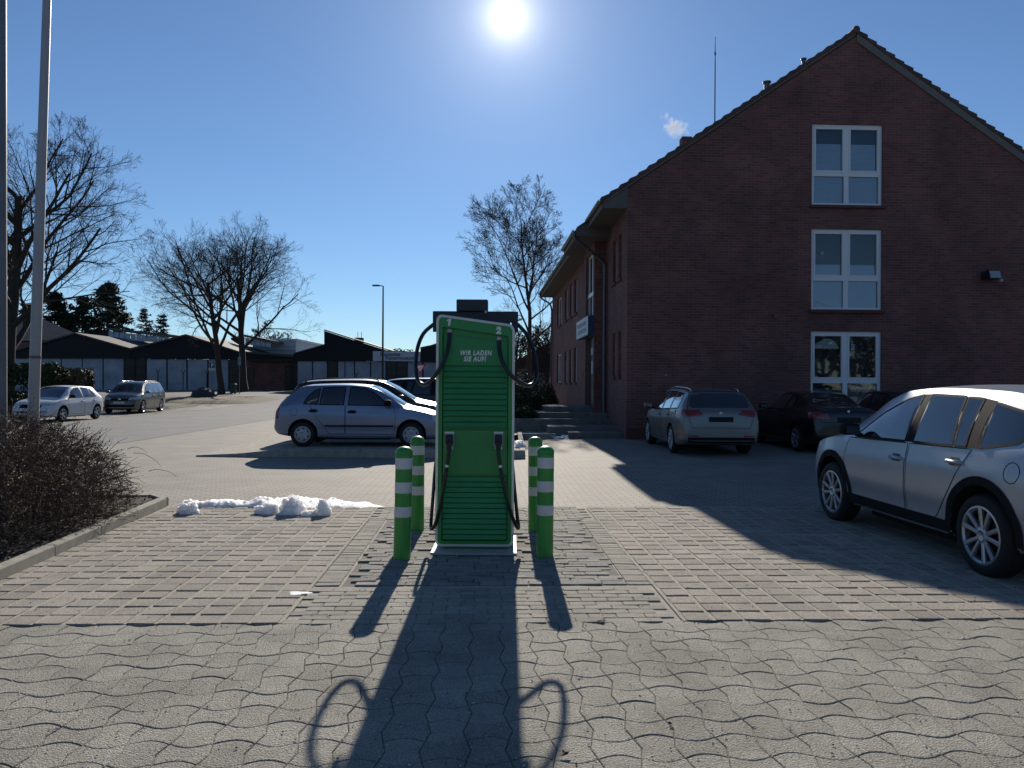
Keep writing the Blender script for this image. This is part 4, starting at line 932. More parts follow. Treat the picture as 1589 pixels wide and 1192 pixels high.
    def dress(s):
        P = s.P; sp = s
        for sg_ in (1, -1):
            for nm, poly in P['glass']:
                s.patch('window', 'side', poly, .004, M_cglass, sg_, nu=14, nv=5)
                s.ribbon('window_seal', 'side', poly, .022, .0052, P.get('sealm', M_trim), sg_, closed=True)
            for poly in P.get('pillar', []): s.patch('pillar', 'side', poly, .0025, M_trim, sg_, nu=4, nv=6)
            for door, hx, hz in P['doors']:
                d = s.patch('door', 'side', door, .0015, s.paint, sg_, nu=20, nv=14); s.ribbon('door_gap', 'side', door, .009, .0024, M_seam, sg_, d, closed=True)
                p, n_ = s.hit('side', hx, hz, sg_); y = abs(p.y)
                MB().tube([(hx-.10, sg_*(y-.005), hz), (hx-.085, sg_*(y+.028), hz+.002), (hx+.07, sg_*(y+.030), hz+.004), (hx+.095, sg_*(y-.005), hz)], [.016, .019, .019, .015], 8).build('door_handle', P.get('handm', s.paint), d, smooth=50)
                s.patch('handle_bowl_shade', 'side', [(hx-.07, hz-.035), (hx+.07, hz-.035), (hx+.08, hz), (hx+.06, hz+.04), (hx-.06, hz+.04), (hx-.08, hz)], .0030, M_seam if P.get('handm') else mat('shadow_bowl', (.05, .05, .055), .5), sg_, d, nu=6, nv=3)  # dark patch on the door, painted as the shade in the handle bowl
            if 'sill' in P: s.patch('sill', 'side', P['sill'], .006, M_trim, sg_, nu=20, nv=3)
            if 'strip' in P: s.patch('rub_strip', 'side', P['strip'], .012, M_trim, sg_, nu=20, nv=2)
            if 'cap' in P: s.ribbon('fuel_flap', 'side', [(P['cap'][0]+.085*math.cos(k*.35), P['cap'][1]+.085*math.sin(k*.35)) for k in range(18)], .007, .002, M_seam, P.get('capside', -1) if sg_ > 0 else P.get('capside', -1), closed=True) if sg_ == 1 else None
            if 'arch' in P:
                for wx in (P['xf'], P['xr']):
                    ra = P['wr']+P.get('gap', .05); pts = [(wx+(ra+P['arch']/2-.004)*math.cos(t_), P['wr']+P.get('lift', .015)+(ra+P['arch']/2-.004)*math.sin(t_)) for t_ in [R(-12+204*k/26) for k in range(27)]]
                    s.ribbon('arch_trim', 'side', pts, P['arch'], .008, M_trim, sg_, step=.3)
            s.mirror(P['mir'][0], P['mir'][1], P.get('mirm', s.paint), sg_)
            s.patch('head_lamp', 'side', P['hl_side'], .004, M_lamp, sg_, nu=6, nv=3) if 'hl_side' in P else None
            s.patch('tail_lamp', 'side', P['tl_side'], .005, M_red, sg_, nu=6, nv=4) if 'tl_side' in P else None
        for key, nm, sgn, m_ in (('hl', 'head_lamp', 1, M_lamp), ('tl', 'tail_lamp', -1, M_red), ('refl', 'reflector', -1, M_red), ('fog', 'fog_lamp', 1, M_lamp)):
            if key in P:
                for sg_ in (1, -1): s.patch(nm, 'end', [(sg_*a, b) for a, b in P[key]], .005, m_, sgn, nu=8, nv=4)
        if 'grille' in P: s.patch('grille', 'end', P['grille'], .005, M_trim, 1, nu=14, nv=4)
        if 'intake' in P: s.patch('lower_intake', 'end', P['intake'], .005, M_trim, 1, nu=14, nv=4)
        if 'skirt' in P: s.patch('rear_skirt', 'end', P['skirt'], .005, M_trim, -1, nu=16, nv=4)
        s.patch('windscreen', 'top', P['ws'], .004, M_cglass, 1, nu=12, nv=14)
        if 'rg' in P: s.patch('rear_window', 'end', P['rg'], .004, M_cglass, -1, nu=20, nv=8)
        if 'gate' in P: s.ribbon('tailgate_gap', 'end', P['gate'], .010, .0025, M_seam, -1, closed=True)
        if 'hood' in P: s.ribbon('bonnet_gap', 'top', P['hood'], .008, .002, M_seam, 1)
        for key, sgn in (('plate_r', -1), ('plate_f', 1)):
            if key in P:
                z, m_ = P[key]; p, n_ = s.hit('end', 0, z, sgn); x = p.x
                MB().cbox((-.26, -.055, 0), (.26, .055, .012), .003).build('number_plate', m_, s.root); o = [c for c in s.root.children if c.name.startswith('number_plate')][-1]
                o.rotation_euler = (R(90), 0, R(-90) if sgn < 0 else R(90)); o.location = (x+sgn*.002, 0, z)
        if 'rails' in P: s.rail(*P['rails'])
        MB().bbox((P['xr']+.5, -P['W']*.36, .16), (P['xf']-.5, P['W']*.36, .26)).build('underbody', M_arch, s.root)
def poly_rr(x0, x1, z0, z1): return [(x0, z0), (x1, z0), (x1, z1), (x0, z1)]
# ---- small hatchback, five doors
HATCH = dict(L=3.96, W=1.65, wr=.285, ww=.185, xf=1.16, xr=-1.30, style='cap', gap=.055, bulge=.03,
    top=[(-1.98, .52), (-1.965, .62), (-1.93, .88), (-1.86, 1.02), (-1.62, 1.24), (-1.42, 1.38), (-1.2, 1.425), (-.4, 1.45), (.15, 1.415), (.40, 1.33), (.72, 1.135), (1.02, .96), (1.12, .925), (1.45, .86), (1.75, .755), (1.90, .65), (1.97, .52), (1.98, .45)],
    belt=[(-1.98, .48), (-1.93, .80), (-1.8, .93), (-1.4, .955), (0, .925), (1.0, .88), (1.45, .80), (1.8, .66), (1.98, .42)],
    bot=[(-1.98, .36), (-1.85, .27), (-1.5, .22), (0, .19), (1.5, .20), (1.85, .23), (1.98, .30)],
    plan=[(-1.98, .80), (-1.92, .90), (-1.75, .96), (-1.3, .995), (0, 1.0), (1.2, .99), (1.6, .94), (1.85, .84), (1.95, .72), (1.98, .62)],
    roofw=[(-1.98, .60), (-1.8, .70), (-1.4, .66), (-.4, .68), (.3, .68), (.75, .72), (1.1, .80), (1.6, .78), (1.98, .5)],
    glass=[('f', [(-.27, .955), (.66, .945), (.30, 1.235), (.08, 1.335), (-.25, 1.365)]), ('r', [(-.92, .965), (-.38, .957), (-.36, 1.362), (-.88, 1.34)]), ('q', [(-1.29, .98), (-.97, .967), (-.94, 1.325), (-1.08, 1.27), (-1.22, 1.12)])],
    pillar=[], doors=[([(-.33, .30), (.78, .30), (.80, .72), (.76, .94), (-.33, .95)], -.18, .80), ([(-1.06, .80), (-.95, .62), (-.80, .45), (-.70, .30), (-.35, .30), (-.35, .95), (-1.16, .965)], -1.06, .82)],
    handm=M_trim, strip=[(-.78, .465), (.76, .465), (.76, .50), (-.80, .50)], mir=(.62, .93), mirm=M_trim, cap=(-1.50, .80), capside=-1,
    tl_side=[(-1.955, .66), (-1.86, .66), (-1.84, .96), (-1.90, .96)], tl=[(.60, .64), (.76, .64), (.74, .95), (.60, .95)], hl=[(.40, .60), (.70, .62), (.68, .74), (.42, .72)], hl_side=[(1.66, .60), (1.86, .60), (1.84, .68), (1.62, .74)],
    ws=[(.20, -.52), (.98, -.60), (.98, .60), (.20, .52)], rg=[(-.55, 1.02), (.55, 1.02), (.50, 1.36), (-.50, 1.36)], gate=[(-.6, .62), (.6, .62), (.62, .98), (.53, 1.38), (-.53, 1.38), (-.62, .98)],
    grille=[(-.34, .62), (.34, .62), (.38, .72), (-.38, .72)], plate_r=(.72, M_plateb), hood=[(1.08, -.62), (1.72, -.60), (1.84, -.3), (1.84, .3), (1.72, .60), (1.08, .62)])
# ---- newer white hatchback
HATCH2 = dict(HATCH, W=1.73, L=3.99, wr=.30, ww=.2, xf=1.14, xr=-1.32, style='5', bulge=.04, handm=None,
    strip=[(-.01, .30), (0, .30), (0, .31), (-.01, .31)],
    hl=[(.36, .66), (.80, .70), (.78, .80), (.38, .74)], hl_side=[(1.60, .70), (1.84, .66), (1.80, .74), (1.50, .83)], intake=[(-.62, .36), (.62, .36), (.66, .44), (-.66, .44)], grille=[(-.42, .56), (.42, .56), (.46, .70), (-.46, .70)], plate_f=(.50, M_platew), fog=[(.45, .35), (.70, .37), (.70, .41), (.45, .40)])
HATCH2.pop('strip')
# ---- estate
EST = dict(L=4.50, W=1.78, wr=.315, ww=.21, xf=1.36, xr=-1.29, style='10', gap=.045, bulge=.035,
    top=[(-2.25, .48), (-2.235, .70), (-2.20, .95), (-2.13, 1.05), (-1.98, 1.26), (-1.88, 1.375), (-1.74, 1.42), (-1.2, 1.46), (-.3, 1.475), (.25, 1.44), (.55, 1.335), (.95, 1.12), (1.22, .985), (1.35, .955), (1.75, .88), (2.05, .765), (2.18, .66), (2.24, .5), (2.25, .42)],
    belt=[(-2.25, .44), (-2.2, .88), (-2.05, .98), (-1.5, .99), (0, .945), (1.2, .90), (1.7, .82), (2.05, .68), (2.25, .4)],
    bot=[(-2.25, .34), (-2.1, .26), (-1.7, .21), (0, .19), (1.7, .19), (2.1, .22), (2.25, .28)],
    plan=[(-2.25, .84), (-2.2, .91), (-2.05, .955), (-1.5, .995), (0, 1.0), (1.3, .99), (1.8, .93), (2.08, .80), (2.2, .68), (2.25, .58)],
    roofw=[(-2.25, .62), (-2.1, .72), (-1.9, .68), (-1.0, .66), (.2, .66), (.7, .70), (1.3, .80), (1.9, .76), (2.25, .45)],
    glass=[('f', [(-.22, .965), (.90, .945), (.45, 1.25), (.15, 1.355), (-.2, 1.39)]), ('r', [(-1.05, .995), (-.32, .97), (-.30, 1.388), (-1.0, 1.375)]), ('q', [(-1.75, 1.06), (-1.70, 1.02), (-1.13, 1.0), (-1.08, 1.37), (-1.60, 1.335), (-1.72, 1.22)])],
    doors=[([(-.27, .30), (.95, .30), (1.0, .70), (.96, .93), (-.27, .95)], -.10, .84), ([(-1.02, .78), (-.88, .55), (-.72, .30), (-.30, .30), (-.30, .95), (-1.12, .98)], -1.0, .87)],
    mir=(.82, .93), tl_side=[(-2.205, .88), (-1.98, .90), (-1.90, 1.0), (-2.15, 1.01)], tl=[(.36, .90), (.60, .86), (.855, .86), (.84, 1.01), (.50, 1.0)], refl=[(.48, .43), (.72, .44), (.72, .47), (.48, .46)], hl=[(.38, .66), (.74, .70), (.70, .80), (.40, .74)], hl_side=[(1.75, .72), (2.05, .66), (2.0, .74), (1.65, .83)],
    ws=[(.34, -.55), (1.16, -.66), (1.16, .66), (.34, .55)], rg=[(-.66, 1.08), (-.60, 1.045), (.60, 1.045), (.66, 1.08), (.58, 1.36), (-.58, 1.36)], gate=[(-.62, .62), (.62, .62), (.68, .78), (.70, 1.0), (.60, 1.39), (-.60, 1.39), (-.70, 1.0), (-.68, .78)],
    skirt=[(-.70, .30), (.70, .30), (.72, .42), (-.72, .42)], grille=[(-.40, .60), (.40, .60), (.42, .70), (-.42, .70)], plate_r=(.80, M_plateb), rails=(.52, -1.75, .20, M_chrome), hood=[(1.3, -.66), (1.95, -.62), (2.08, -.3), (2.08, .3), (1.95, .62), (1.3, .66)])
# ---- people carrier
MPV = dict(EST, L=4.52, W=1.83, wr=.325, style='5', xf=1.40, xr=-1.38,
    top=[(-2.26, .50), (-2.245, .75), (-2.21, 1.02), (-2.15, 1.18), (-2.04, 1.44), (-1.95, 1.56), (-1.8, 1.61), (-1.0, 1.65), (0, 1.645), (.45, 1.60), (.75, 1.49), (1.15, 1.245), (1.42, 1.085), (1.56, 1.04), (1.85, .96), (2.08, .83), (2.2, .68), (2.25, .5), (2.26, .42)],
    belt=[(-2.26, .46), (-2.2, .95), (-2.05, 1.04), (-1.5, 1.05), (0, 1.01), (1.3, .98), (1.8, .88), (2.08, .72), (2.26, .4)],
    glass=[('f', [(-.18, 1.04), (1.15, 1.03), (.70, 1.33), (.35, 1.49), (-.16, 1.55)]), ('r', [(-1.05, 1.06), (-.28, 1.045), (-.26, 1.555), (-1.02, 1.555)]), ('q', [(-1.92, 1.16), (-1.85, 1.09), (-1.13, 1.07), (-1.1, 1.55), (-1.75, 1.53), (-1.88, 1.40)])],
    doors=[([(-.23, .30), (.98, .30), (1.04, .75), (1.02, 1.0), (-.23, 1.02)], -.05, .90), ([(-1.08, .82), (-.95, .58), (-.78, .30), (-.26, .30), (-.26, 1.02), (-1.14, 1.04)], -1.0, .92)],
    mir=(1.02, 1.01), ws=[(.55, -.56), (1.38, -.68), (1.38, .68), (.55, .56)], tl_side=[(-2.23, .90), (-2.0, .92), (-1.98, 1.05), (-2.17, 1.1)], tl=[(.50, .90), (.86, .88), (.84, 1.08), (.55, 1.05)], rg=[(-.62, 1.14), (.62, 1.14), (.56, 1.53), (-.56, 1.53)], gate=[(-.6, .62), (.6, .62), (.66, 1.05), (.58, 1.57), (-.58, 1.57), (-.66, 1.05)],
    hl=[(.42, .70), (.82, .74), (.80, .86), (.44, .80)], hl_side=[(1.75, .76), (2.07, .70), (2.02, .80), (1.65, .88)], grille=[(-.42, .66), (.42, .66), (.44, .76), (-.44, .76)], intake=[(-.66, .34), (.66, .34), (.72, .46), (-.72, .46)], plate_f=(.56, M_platew), rails=(.56, -1.8, .35, M_chrome))
# ---- compact SUV
SUV = dict(L=4.55, W=1.84, wr=.355, ww=.225, xf=1.34, xr=-1.36, style='ten', gap=.060, lift=.02, bulge=.035, arch=.075,
    top=[(-2.275, .58), (-2.26, .78), (-2.22, 1.02), (-2.13, 1.14), (-1.97, 1.36), (-1.86, 1.50), (-1.72, 1.575), (-1.2, 1.635), (-.4, 1.655), (.15, 1.625), (.50, 1.53), (.92, 1.30), (1.22, 1.14), (1.36, 1.105), (1.75, 1.03), (2.05, .92), (2.19, .80), (2.26, .62), (2.275, .5)],
    belt=[(-2.275, .52), (-2.2, .96), (-2.0, 1.08), (-1.4, 1.095), (0, 1.055), (1.2, 1.03), (1.7, .96), (2.05, .82), (2.275, .48)],
    bot=[(-2.275, .42), (-2.1, .34), (-1.7, .27), (0, .25), (1.7, .27), (2.1, .30), (2.275, .36)],
    plan=[(-2.275, .82), (-2.2, .91), (-2.05, .96), (-1.5, .995), (0, 1.0), (1.3, .995), (1.8, .94), (2.08, .82), (2.2, .70), (2.275, .58)],
    roofw=[(-2.275, .60), (-2.1, .72), (-1.85, .66), (-1.0, .65), (.2, .65), (.7, .69), (1.3, .80), (1.9, .78), (2.275, .45)],
    glass=[('f', [(-.16, 1.075), (.86, 1.06), (.46, 1.345), (.12, 1.495), (-.13, 1.545)]), ('r', [(-.92, 1.088), (-.30, 1.078), (-.26, 1.548), (-.80, 1.535)]), ('v', [(-1.10, 1.09), (-.96, 1.088), (-.84, 1.53), (-1.06, 1.52)]), ('q', [(-1.86, 1.27), (-1.70, 1.165), (-1.30, 1.095), (-1.24, 1.49), (-1.62, 1.42), (-1.80, 1.345)])],
    pillar=[[(-.29, 1.075), (-.17, 1.073), (-.14, 1.55), (-.25, 1.553)], [(-1.30, 1.09), (-1.10, 1.088), (-1.05, 1.528), (-1.23, 1.505)]],
    doors=[([(-.22, .40), (.96, .40), (1.02, .75), (.97, 1.04), (-.22, 1.06)], -.06, .90), ([(-1.03, .84), (-.92, .66), (-.80, .50), (-.72, .40), (-.25, .40), (-.25, 1.06), (-1.20, 1.08)], -1.0, .95)],
    sill=[(-.93, .25), (.92, .25), (.92, .40), (-.93, .40)], mir=(.72, 1.06), mirm=M_trim, cap=(-1.72, .93), capside=1, style_='',
    tl_side=[(-2.24, .98), (-2.0, 1.0), (-1.96, 1.10), (-2.17, 1.12)], tl=[(.44, .95), (.86, .94), (.85, 1.10), (.50, 1.05)], hl=[(.42, .80), (.80, .84), (.76, .95), (.44, .88)], hl_side=[(1.80, .84), (2.08, .80), (2.04, .88), (1.72, .97)],
    ws=[(.30, -.58), (1.16, -.70), (1.16, .70), (.30, .58)], rg=[(-.60, 1.12), (.60, 1.12), (.54, 1.47), (-.54, 1.47)], gate=[(-.62, .66), (.62, .66), (.66, 1.05), (.56, 1.52), (-.56, 1.52), (-.66, 1.05)], skirt=[(-.72, .38), (.72, .38), (.74, .58), (-.74, .58)],
    grille=[(-.44, .62), (.44, .62), (.5, .84), (-.5, .84)], plate_r=(.84, M_plateb), hood=[(1.3, -.70), (1.95, -.66), (2.1, -.3), (2.1, .3), (1.95, .66), (1.3, .70)])
# ---- low two-door with a fabric roof
CAB = dict(L=4.36, W=1.75, wr=.315, ww=.21, xf=1.38, xr=-1.28, style='5', gap=.045, bulge=.035,
    top=[(-2.18, .50), (-2.165, .72), (-2.13, .96), (-2.05, 1.03), (-1.85, 1.06), (-1.5, 1.085), (-1.36, 1.11), (-1.0, 1.28), (-.7, 1.375), (-.3, 1.41), (.05, 1.395), (.30, 1.33), (.68, 1.12), (.95, .985), (1.08, .95), (1.6, .87), (1.95, .76), (2.1, .64), (2.17, .5), (2.18, .42)],
    belt=[(-2.18, .46), (-2.12, .88), (-1.95, .95), (-1.3, .97), (0, .935), (1.0, .90), (1.6, .82), (1.95, .68), (2.18, .4)],
    bot=[(-2.18, .34), (-2.0, .26), (-1.6, .21), (0, .19), (1.6, .19), (2.0, .22), (2.18, .28)],
    plan=[(-2.18, .82), (-2.12, .90), (-1.95, .955), (-1.4, .995), (0, 1.0), (1.3, .99), (1.75, .93), (2.0, .80), (2.12, .68), (2.18, .58)],
    roofw=[(-2.18, .62), (-1.9, .74), (-1.4, .72), (-.9, .64), (.1, .64), (.5, .68), (1.1, .80), (1.8, .76), (2.18, .45)],
    glass=[('f', [(-.55, .96), (.66, .945), (.28, 1.24), (0, 1.325), (-.52, 1.335)]), ('q', [(-1.0, .98), (-.62, .965), (-.59, 1.32), (-.85, 1.21)])],
    doors=[([(-.60, .30), (.78, .30), (.82, .70), (.78, .93), (-.62, .945)], -.42, .82)], mir=(.56, .93), mirm=M_trim,
    tl_side=[(-2.145, .80), (-1.98, .80), (-1.95, .94), (-2.1, .95)], tl=[(.44, .80), (.82, .80), (.80, .94), (.47, .91)], hl=[(.40, .62), (.74, .66), (.70, .76), (.42, .70)],
    ws=[(.16, -.54), (.92, -.66), (.92, .66), (.16, .54)], rg=[(-.42, 1.13), (.42, 1.13), (.38, 1.26), (-.38, 1.26)], gate=[(-.62, .72), (.62, .72), (.66, .98), (.60, 1.03), (-.60, 1.03), (-.66, .98)], skirt=[(-.68, .30), (.68, .30), (.70, .40), (-.70, .40)],
    plate_r=(.78, M_plateb), hood=[(1.05, -.66), (1.8, -.62), (1.95, -.3), (1.95, .3), (1.8, .62), (1.05, .66)])
def paint(name, col, metal=.55, rough=.36, dirt=.3): return mat(name, col, rough, metal=metal, coat=.4, coatr=.10, var=.05, vscale=2, dirt=dirt, dirtcol=(col[0]*.55+.06, col[1]*.55+.055, col[2]*.55+.05))
P_silver = paint('silver_paint', (.33, .36, .41)); P_blue = paint('silver_blue_paint', (.18, .225, .31)); P_beige = paint('grey_beige_paint', (.20, .19, .18)); P_white = paint('white_paint', (.62, .63, .65), 0.0, .35, .15); P_tan = paint('bronze_grey_paint', (.15, .135, .115))
P_black = paint('black_paint', (.008, .009, .012), .2, .25, .1); P_dark = paint('dark_grey_paint', (.045, .05, .06)); P_brown = paint('dark_brown_paint', (.05, .035, .03))
def badge(c, sgn, z, m=M_chrome, r=.032):
    p, n_ = c.hit('end', 0, z, sgn); o = MB().lathe([(r, -.004), (r, .004), (r*.7, .007), (r*.2, .007)], 16).build('badge', m, c.root); o.rotation_euler = (0, R(90)*sgn, 0); o.location = p
# silver SUV in the right-hand bay
c = Car('parked_suv', 'silver SUV with black arch trim standing in the house shadow beside the bay', 'car', SUV, P_silver); c.dress()
a, b = gp(1535, 895), gp(1300, 808); hd = math.atan2(b.y-a.y, b.x-a.x); mid = (a+b)/2; ax = Vector((math.cos(hd), math.sin(hd), 0)); ay = Vector((math.sin(hd), -math.cos(hd), 0))
c.place(*(mid-ax*((SUV['xf']+SUV['xr'])/2)+ay*(SUV['W']/2-.10)), hd)
# grey-beige estate, black cabriolet and dark grey hatchback along the house wall
cars_wall = 'cars parked nose-in along the brick gable wall'
c = Car('parked_estate', 'grey beige estate car with roof rails parked nose-in beside the house corner', 'car', EST, P_beige, cars_wall); c.dress(); badge(c, -1, .93)
c.place(4.42, 18.55, .10, R(91.0))
p, n_ = c.hit('top', -1.5, 0, 1); MB().tube([p, p+Vector((-.22, 0, .16))], [.008, .003], 6).build('antenna', M_trim, c.root)
c = Car('parked_cabriolet', 'black two-door car with a fabric roof parked beside the grey beige estate', 'car', CAB, P_black, cars_wall); c.dress(); badge(c, -1, .96); c.place(7.42, 19.15, .10, R(91.5))
c = Car('parked_hatchback', 'dark grey hatchback with rounded roof, half hidden behind the silver SUV', 'car', HATCH2, P_dark, cars_wall); c.dress(); c.place(9.65, 19.4, .10, R(92))
# row on the raised island
row = 'cars parked side by side on the raised island'
iz = .172
c = Car('parked_hatchback', 'silver blue five-door hatchback with plastic hubcaps parked behind the charger', 'car', HATCH, P_blue, row); c.dress()
wl = gp(470, 693, iz); c.place(wl.x-HATCH['xr'], wl.y+HATCH['W']/2-.10, iz, R(1.2))
for o in c.root.children:
    if o.name.startswith('number_plate'): pass
c2 = Car('parked_estate', 'dark brown estate with black roof rails parked just beyond the silver blue hatchback', 'car', dict(EST, rails=(.52, -1.75, .20, M_trim)), P_brown, row); c2.dress(); c2.place(-3.75, 20.9, iz-.01, R(2)); c2.root.scale = (1, 1, 1.075)
c3 = Car('parked_suv', 'black SUV parked beyond the dark estate, its bonnet hidden by the charger', 'car', SUV, P_black, row); c3.dress(); c3.place(-2.45, 26.2, iz, R(3))
# along the street
street = 'cars parked along the street kerb'
c = Car('parked_hatchback', 'white five-door hatchback parked along the street facing the bush', 'car', HATCH2, P_white, street); c.dress(); badge(c, 1, .74)
a = gp(95, 655); c.place(a.x-HATCH2['W']/2+.12, a.y+HATCH2['xf'], .012, R(-90.5))
c = Car('parked_people_carrier', 'bronze grey people carrier with chrome roof rails behind the white hatchback', 'car', MPV, P_tan, street); c.dress(); badge(c, 1, .71, r=.06)
a = gp(218, 642); hd = R(-90+7); c.place(a.x-(MPV['W']/2-.1)*math.cos(R(7))-.15, a.y+MPV['xf'], .012, hd)
# ================================================================ trees and bushes
def bark(name, col): return mat(name, col, .9, var=.25, vscale=6)
M_bark = bark('bark', (.040, .034, .028)); M_twig = bark('twig', (.050, .040, .033))
def grow_tree(seed, H, trunk_h, r0, spread, n1=10, kids=(7, 6, 5, 4), up=.25, straight=False, limb=.58, ang=(32, 62), droop=0.0, FAT=1.0):
    """returns (trunk mesh builder, crown mesh builder); base at the origin"""
    rg = random.Random(seed); T = MB(); K = MB()
    def branch(p, d, ln, r, lev):
        n = (8, 7, 5, 4, 3, 3)[min(lev, 5)]; pts = [p.copy()]; q = p.copy(); d = d.normalized(); dirs = [d.copy()]
        for i in range(n):
            w = (.05, .09, .10, .11, .12, .14)[min(lev, 5)]
            d = (d+Vector((rg.gauss(0, w), rg.gauss(0, w), rg.gauss(0, w)))+Vector((0, 0, up*(.5 if lev else .4)*(1 if lev < 3 else .8)-droop*(lev == 1)*(i < n*.5)))*.28).normalized()
            q = q+d*(ln/n); pts.append(q.copy()); dirs.append(d.copy())
        rt_ = r*((.12 if straight else .42) if lev == 0 else .30); rad = [r+(rt_-r)*(i/n)**.8 for i in range(n+1)]
        if lev == 0: rad[0] = r*1.35
        ns = (10, 7, 5, 3, 3, 3)[min(lev, 5)]
        rad = [max(q_, (.05, .03, .020, .014, .011, .010)[min(lev, 5)]*FAT) for q_ in rad]
        (T if lev < 2 else K).tube(pts, rad, ns, cap=False)
        return pts, dirs, rad
    trunk = branch(Vector((0, 0, -.2)), Vector((rg.gauss(0, .03), rg.gauss(0, .03), 1)), H*(.86 if straight else .62), r0, 0)
    def spawn(par, lev, ln, count, t0, t1):
        pts, dirs, rad = par; n = len(pts)-1; a0 = rg.uniform(0, 6.28)
        for c_ in range(count):
            t = t0+(t1-t0)*((c_+rg.uniform(.2, .8))/count); i = min(n-1, int(t*n)); f = t*n-i; p = pts[i].lerp(pts[i+1], f); d = dirs[i+1]; r = rad[i]+(rad[i+1]-rad[i])*f
            an = R(rg.uniform(*ang)) if lev < 3 else R(rg.uniform(20, 48)); a0 += 2.4+rg.gauss(0, .4)
            o_ = d.orthogonal().normalized(); o_ = Matrix.Rotation(a0, 3, d) @ o_; nd = d*math.cos(an)+o_*math.sin(an)
            if lev == 1: l2 = ln*(1.12-.62*((t-t0)/(t1-t0+1e-6))**1.3)*rg.uniform(.8, 1.12)
            else: l2 = ln*(1.1-.6*t)*rg.uniform(.65, 1.15)
            ch_ = branch(p, nd, l2, max(.004, min(r*.78, r*rg.uniform(.5, .72))), lev)
            if lev-1 < len(kids): spawn(ch_, lev+1, l2*limb, kids[lev-1], .22, 1.0)
    spawn(trunk, 1, spread, n1, trunk_h/(H*(.86 if straight else .62)), 1.0)
    return T, K
def tree(name, label, cat, loc_, meshes, rz=0, sc=1.0, group=None):
    o = thing(name, label, cat, loc_, rz, group); o.scale = (sc, sc, sc); obj('trunk', meshes[0], o); obj('crown', meshes[1], o); return o
def tm(T, K): return T.mesh('trunk', M_bark, smooth=60, fix=False), K.mesh('crown', M_twig, fix=False)
tg = 'bare winter trees round the street'
pa = gp(344, 618, .25); oak = tm(*grow_tree(5, 17.5, 3.8, .33, 9.0, 13, (8, 6, 5, 4), up=.30, ang=(26, 60), FAT=.55, limb=.64))
tree('bare_tree', 'bare spreading tree with forked limbs on the grass verge beside the boulder', 'tree', (pa.x, pa.y, .3), oak, 0, .93, group=tg)
pb_ = at(378, 610, 71); oak2 = tm(*grow_tree(12, 20.0, 4.6, .44, 10.6, 13, (8, 6, 5, 4), up=.22, ang=(28, 62), FAT=.58, limb=.64))
tree('bare_tree', 'bare broad tree with a thick trunk rising behind the green bin', 'tree', (pb_.x, 71, gz(pb_.x, 71)), oak2, R(40), .86, group=tg)
pl_ = at(18, 600, 46); oak3 = tm(*grow_tree(23, 20.5, 3.2, .46, 9.0, 14, (9, 7, 6, 4), up=.3, ang=(25, 60), FAT=.55, limb=.62))
tree('bare_tree', 'large bare oak with many spreading limbs behind the clipped hedge', 'tree', (pl_.x-.3, 46, .1), oak3, group=tg)
pr_ = at(823, 600, 47); tall = tm(*grow_tree(31, 14.4, 4.0, .22, 5.0, 17, (9, 7, 6, 3), up=.45, straight=True, ang=(32, 62), FAT=.5, limb=.62))
tree('bare_tree', 'slender bare tree rising beside the far end of the brick house', 'tree', (pr_.x, 47, .1), tall, group=tg)
small = tm(*grow_tree(44, 8.0, 1.0, .14, 3.4, 14, (9, 7, 5), up=.4))
for px, Y, sc, rz, lab in ((800, 58, .95, 0, 'small bushy bare tree behind the right cable loop of the charger'), (850, 60, 1.0, 2, 'small bushy bare tree touching the far corner of the brick house')):
    p = at(px, 600, Y); tree('bare_tree', lab, 'tree', (p.x, Y, gz(p.x, Y)), small, rz, sc, 'thicket of small bare trees')
for px, Y, sc, rz, lab in ((408, 108, 1.15, 1, 'rounded bare tree showing over the left end of the white hall'), (442, 112, 1.0, 3, 'smaller rounded bare tree over the right end of the white hall')):
    p = at(px, 600, Y); tree('bare_tree', lab, 'tree', (p.x, Y, .7), small, rz, sc*1.25, 'bare trees behind the white hall')
# conifers beyond the museum
M_need = mat('needles', (.020, .032, .018), .85, var=.4, vscale=.8)
def conifer(seed, H, rad_, n=26, dens=16, bare=.12):
    rg = random.Random(seed); T = MB(); K = MB(); T.tube([(0, 0, -.2), (rg.gauss(0, .1), 0, H*.5), (0, 0, H)], [H*.02, H*.013, .02], 7, cap=False)
    for i in range(n):
        t = bare+(1-bare)*i/n; z = H*t; rr = rad_*(1-t)**.75*rg.uniform(.75, 1.15)+.15
        for k in range(7):
            a = rg.uniform(0, 6.28); ln = rr*rg.uniform(.6, 1.1); d = Vector((math.cos(a), math.sin(a), rg.uniform(-.25, .25))); p0 = Vector((0, 0, z))
            for q in range(dens):
                f = rg.uniform(.15, 1)**.7; c_ = p0+d*ln*f+Vector((rg.gauss(0, .16), rg.gauss(0, .16), rg.gauss(0, .07)))*rad_*.30
                s_ = rg.uniform(.14, .32)*(.55+rad_*.14); n1_ = Vector((rg.gauss(0, 1), rg.gauss(0, 1), rg.gauss(0, .5))).normalized(); n2_ = n1_.orthogonal().normalized()
                K.add([c_-n1_*s_*1.6, c_+n2_*s_*.6, c_+n1_*s_*1.6-Vector((0, 0, s_*.4))], [(0, 1, 2)])
    return T.mesh('trunk', M_bark, fix=False), K.mesh('crown', M_need, fix=False)
cA, cB, cC = conifer(1, 15, 6.8, 26, 21), conifer(2, 12, 3.8, 20, 11), conifer(3, 13, 6.0, 24, 20)
